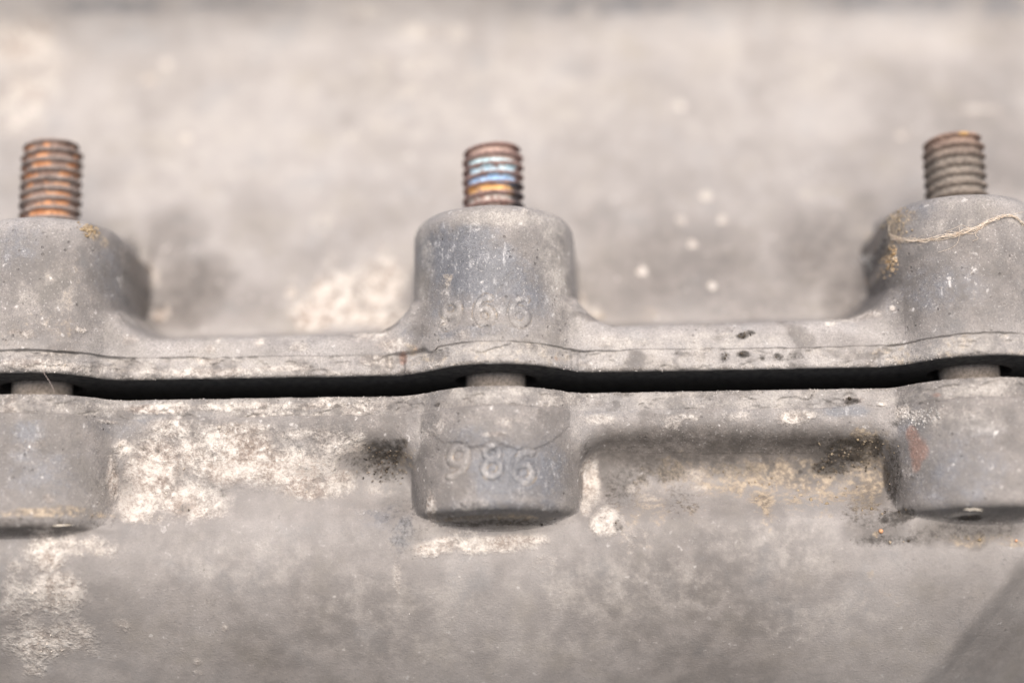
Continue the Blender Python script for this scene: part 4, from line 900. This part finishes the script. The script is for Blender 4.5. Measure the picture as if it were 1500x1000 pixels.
main = smooth_line(ROUTES[0])
fz_v, fz_f = [], []
for c in range(90):                                             # fuzz of broken fibres caught along the strand
    i = rr.randrange(2, len(main) - 2)
    x0, z0 = main[i] + np.array([rr.gauss(0, 0.1), rr.gauss(0, 0.12)])
    a, L = rr.uniform(0, 2 * math.pi), rr.uniform(0.35, 1.3)
    t = np.linspace(0, 1, 7)
    bend = rr.uniform(-1.4, 1.4)
    fx = x0 + L * t * np.cos(a + bend * t)
    fz = z0 + 0.6 * L * t * np.sin(a + bend * t)
    fy = -sample(UP, UP['P'], fx, fz) - 0.07 - 0.12 * np.sin(t * 3.1) * rr.random()
    V, F = tube(((np.stack([fx, fy, fz], -1) - web_loc) * MM).tolist(), [0.011 * MM] * 7, 3)
    o0 = len(fz_v)
    fz_v += V
    fz_f += [tuple(q + o0 for q in f) for f in F]
fuzz = mesh_object('fuzz', fz_v, fz_f, SILK, web)
fuzz['kind'] = 'stuff'

hair_pts = smooth_line([(-57.0, -10.9, 3.1), (-56.9, -11.1, 2.5), (-56.5, -11.2, 1.9), (-56.05, -11.2, 1.2), (-55.7, -11.0, 0.5), (-55.6, -10.6, 0.05)])
base = np.array([-55.6, -10.6, 0.05])
V, F = tube(((hair_pts - base) * MM).tolist(), [0.022 * MM] * len(hair_pts))
hair = mesh_object('hair', V, F, plain_material('pale_hair', (0.42, 0.33, 0.28), (0.55, 0.46, 0.40)))
hair.matrix_world = BASE @ Matrix.Translation(Vector(base) * MM)
hair['label'] = 'single fine hair bridging the dark gap beside the shank of the bright orange stud'
hair['category'] = 'hair'

def surf_y(g, x, z):
    return -float(sample(g, g['P'], np.array([x]), np.array([z]))[0])

def sliver(name, label, cat, pts, widths, mat):
    """a thin flat splinter with a little thickness, bent along its length"""
    V, F = [], []
    b = Vector(pts[0])
    for (x, y, z), w in zip(pts, widths):
        p = Vector((x, y, z)) - b
        V += [p + Vector((0, -0.05, w)), p + Vector((0, -0.12, 0)), p + Vector((0, -0.05, -w)), p + Vector((0, 0.05, 0))]
    for i in range(len(pts) - 1):
        for k in range(4):
            F.append((4 * i + k, 4 * i + (k + 1) % 4, 4 * i + 4 + (k + 1) % 4, 4 * i + 4 + k))
    F += [(3, 2, 1, 0), tuple(4 * (len(pts) - 1) + k for k in range(4))]
    o = mesh_object(name, [v * MM for v in V], F, mat, smooth=False)
    o.matrix_world = BASE @ Matrix.Translation(b * MM)
    o['label'] = label
    o['category'] = cat
    return o

STRAW = plain_material('dry_straw', (0.55, 0.47, 0.36), (0.75, 0.68, 0.57))
pts = [(x, surf_y(LO, x, z) - 0.12, z) for x, z in zip(np.linspace(-55.4, -52.9, 7), np.linspace(-16.75, -16.55, 7))]
sliver('straw_splinter', 'pale straw splinter stuck under the bottom rim of the lower boss nearest the hair', 'splinter', pts, [0.02, 0.07, 0.1, 0.09, 0.08, 0.05, 0.02], STRAW)
pts = [(x, surf_y(LO, x, z) - 0.15, z) for x, z in zip(np.linspace(58.2, 60.6, 7), (-16.55, -16.5, -16.55, -16.5, -16.55, -16.6, -16.65))]
sliver('coating_flake', 'pale flake peeling from the bottom rim of the boss with the rust patch', 'flake', pts, [0.03, 0.1, 0.13, 0.12, 0.14, 0.1, 0.03], STRAW)

ORANGE = plain_material('orange_grain', (0.50, 0.24, 0.11), (0.66, 0.36, 0.20), 0.3)
for (x, z, s, lab) in ((48.6, -18.5, 0.40, 'small round orange grain stuck on the wall below the rust patched boss'),
                       (65.3, -20.1, 0.24, 'tiny orange grain on tan dirt, smaller than the round orange grain beside it')):
    v = ICO_V * (1 + RNG.normal(0, 0.08, (12, 1)))
    me = bpy.data.meshes.new('orange_grain')
    me.from_pydata([tuple(q * s * MM) for q in v], [], [tuple(int(a) for a in f) for f in ICO_F])
    me.materials.append(ORANGE)
    me.shade_smooth()
    o = bpy.data.objects.new('orange_grain', me)
    COL.objects.link(o)
    md = o.modifiers.new('round', 'SUBSURF')
    md.levels = md.render_levels = 1
    o.matrix_world = BASE @ Matrix.Translation(Vector((x, surf_y(LO, x, z) - s * 0.4, z)) * MM)
    o['label'] = lab
    o['category'] = 'grain'
    o['group'] = 'orange grains on the lower wall'
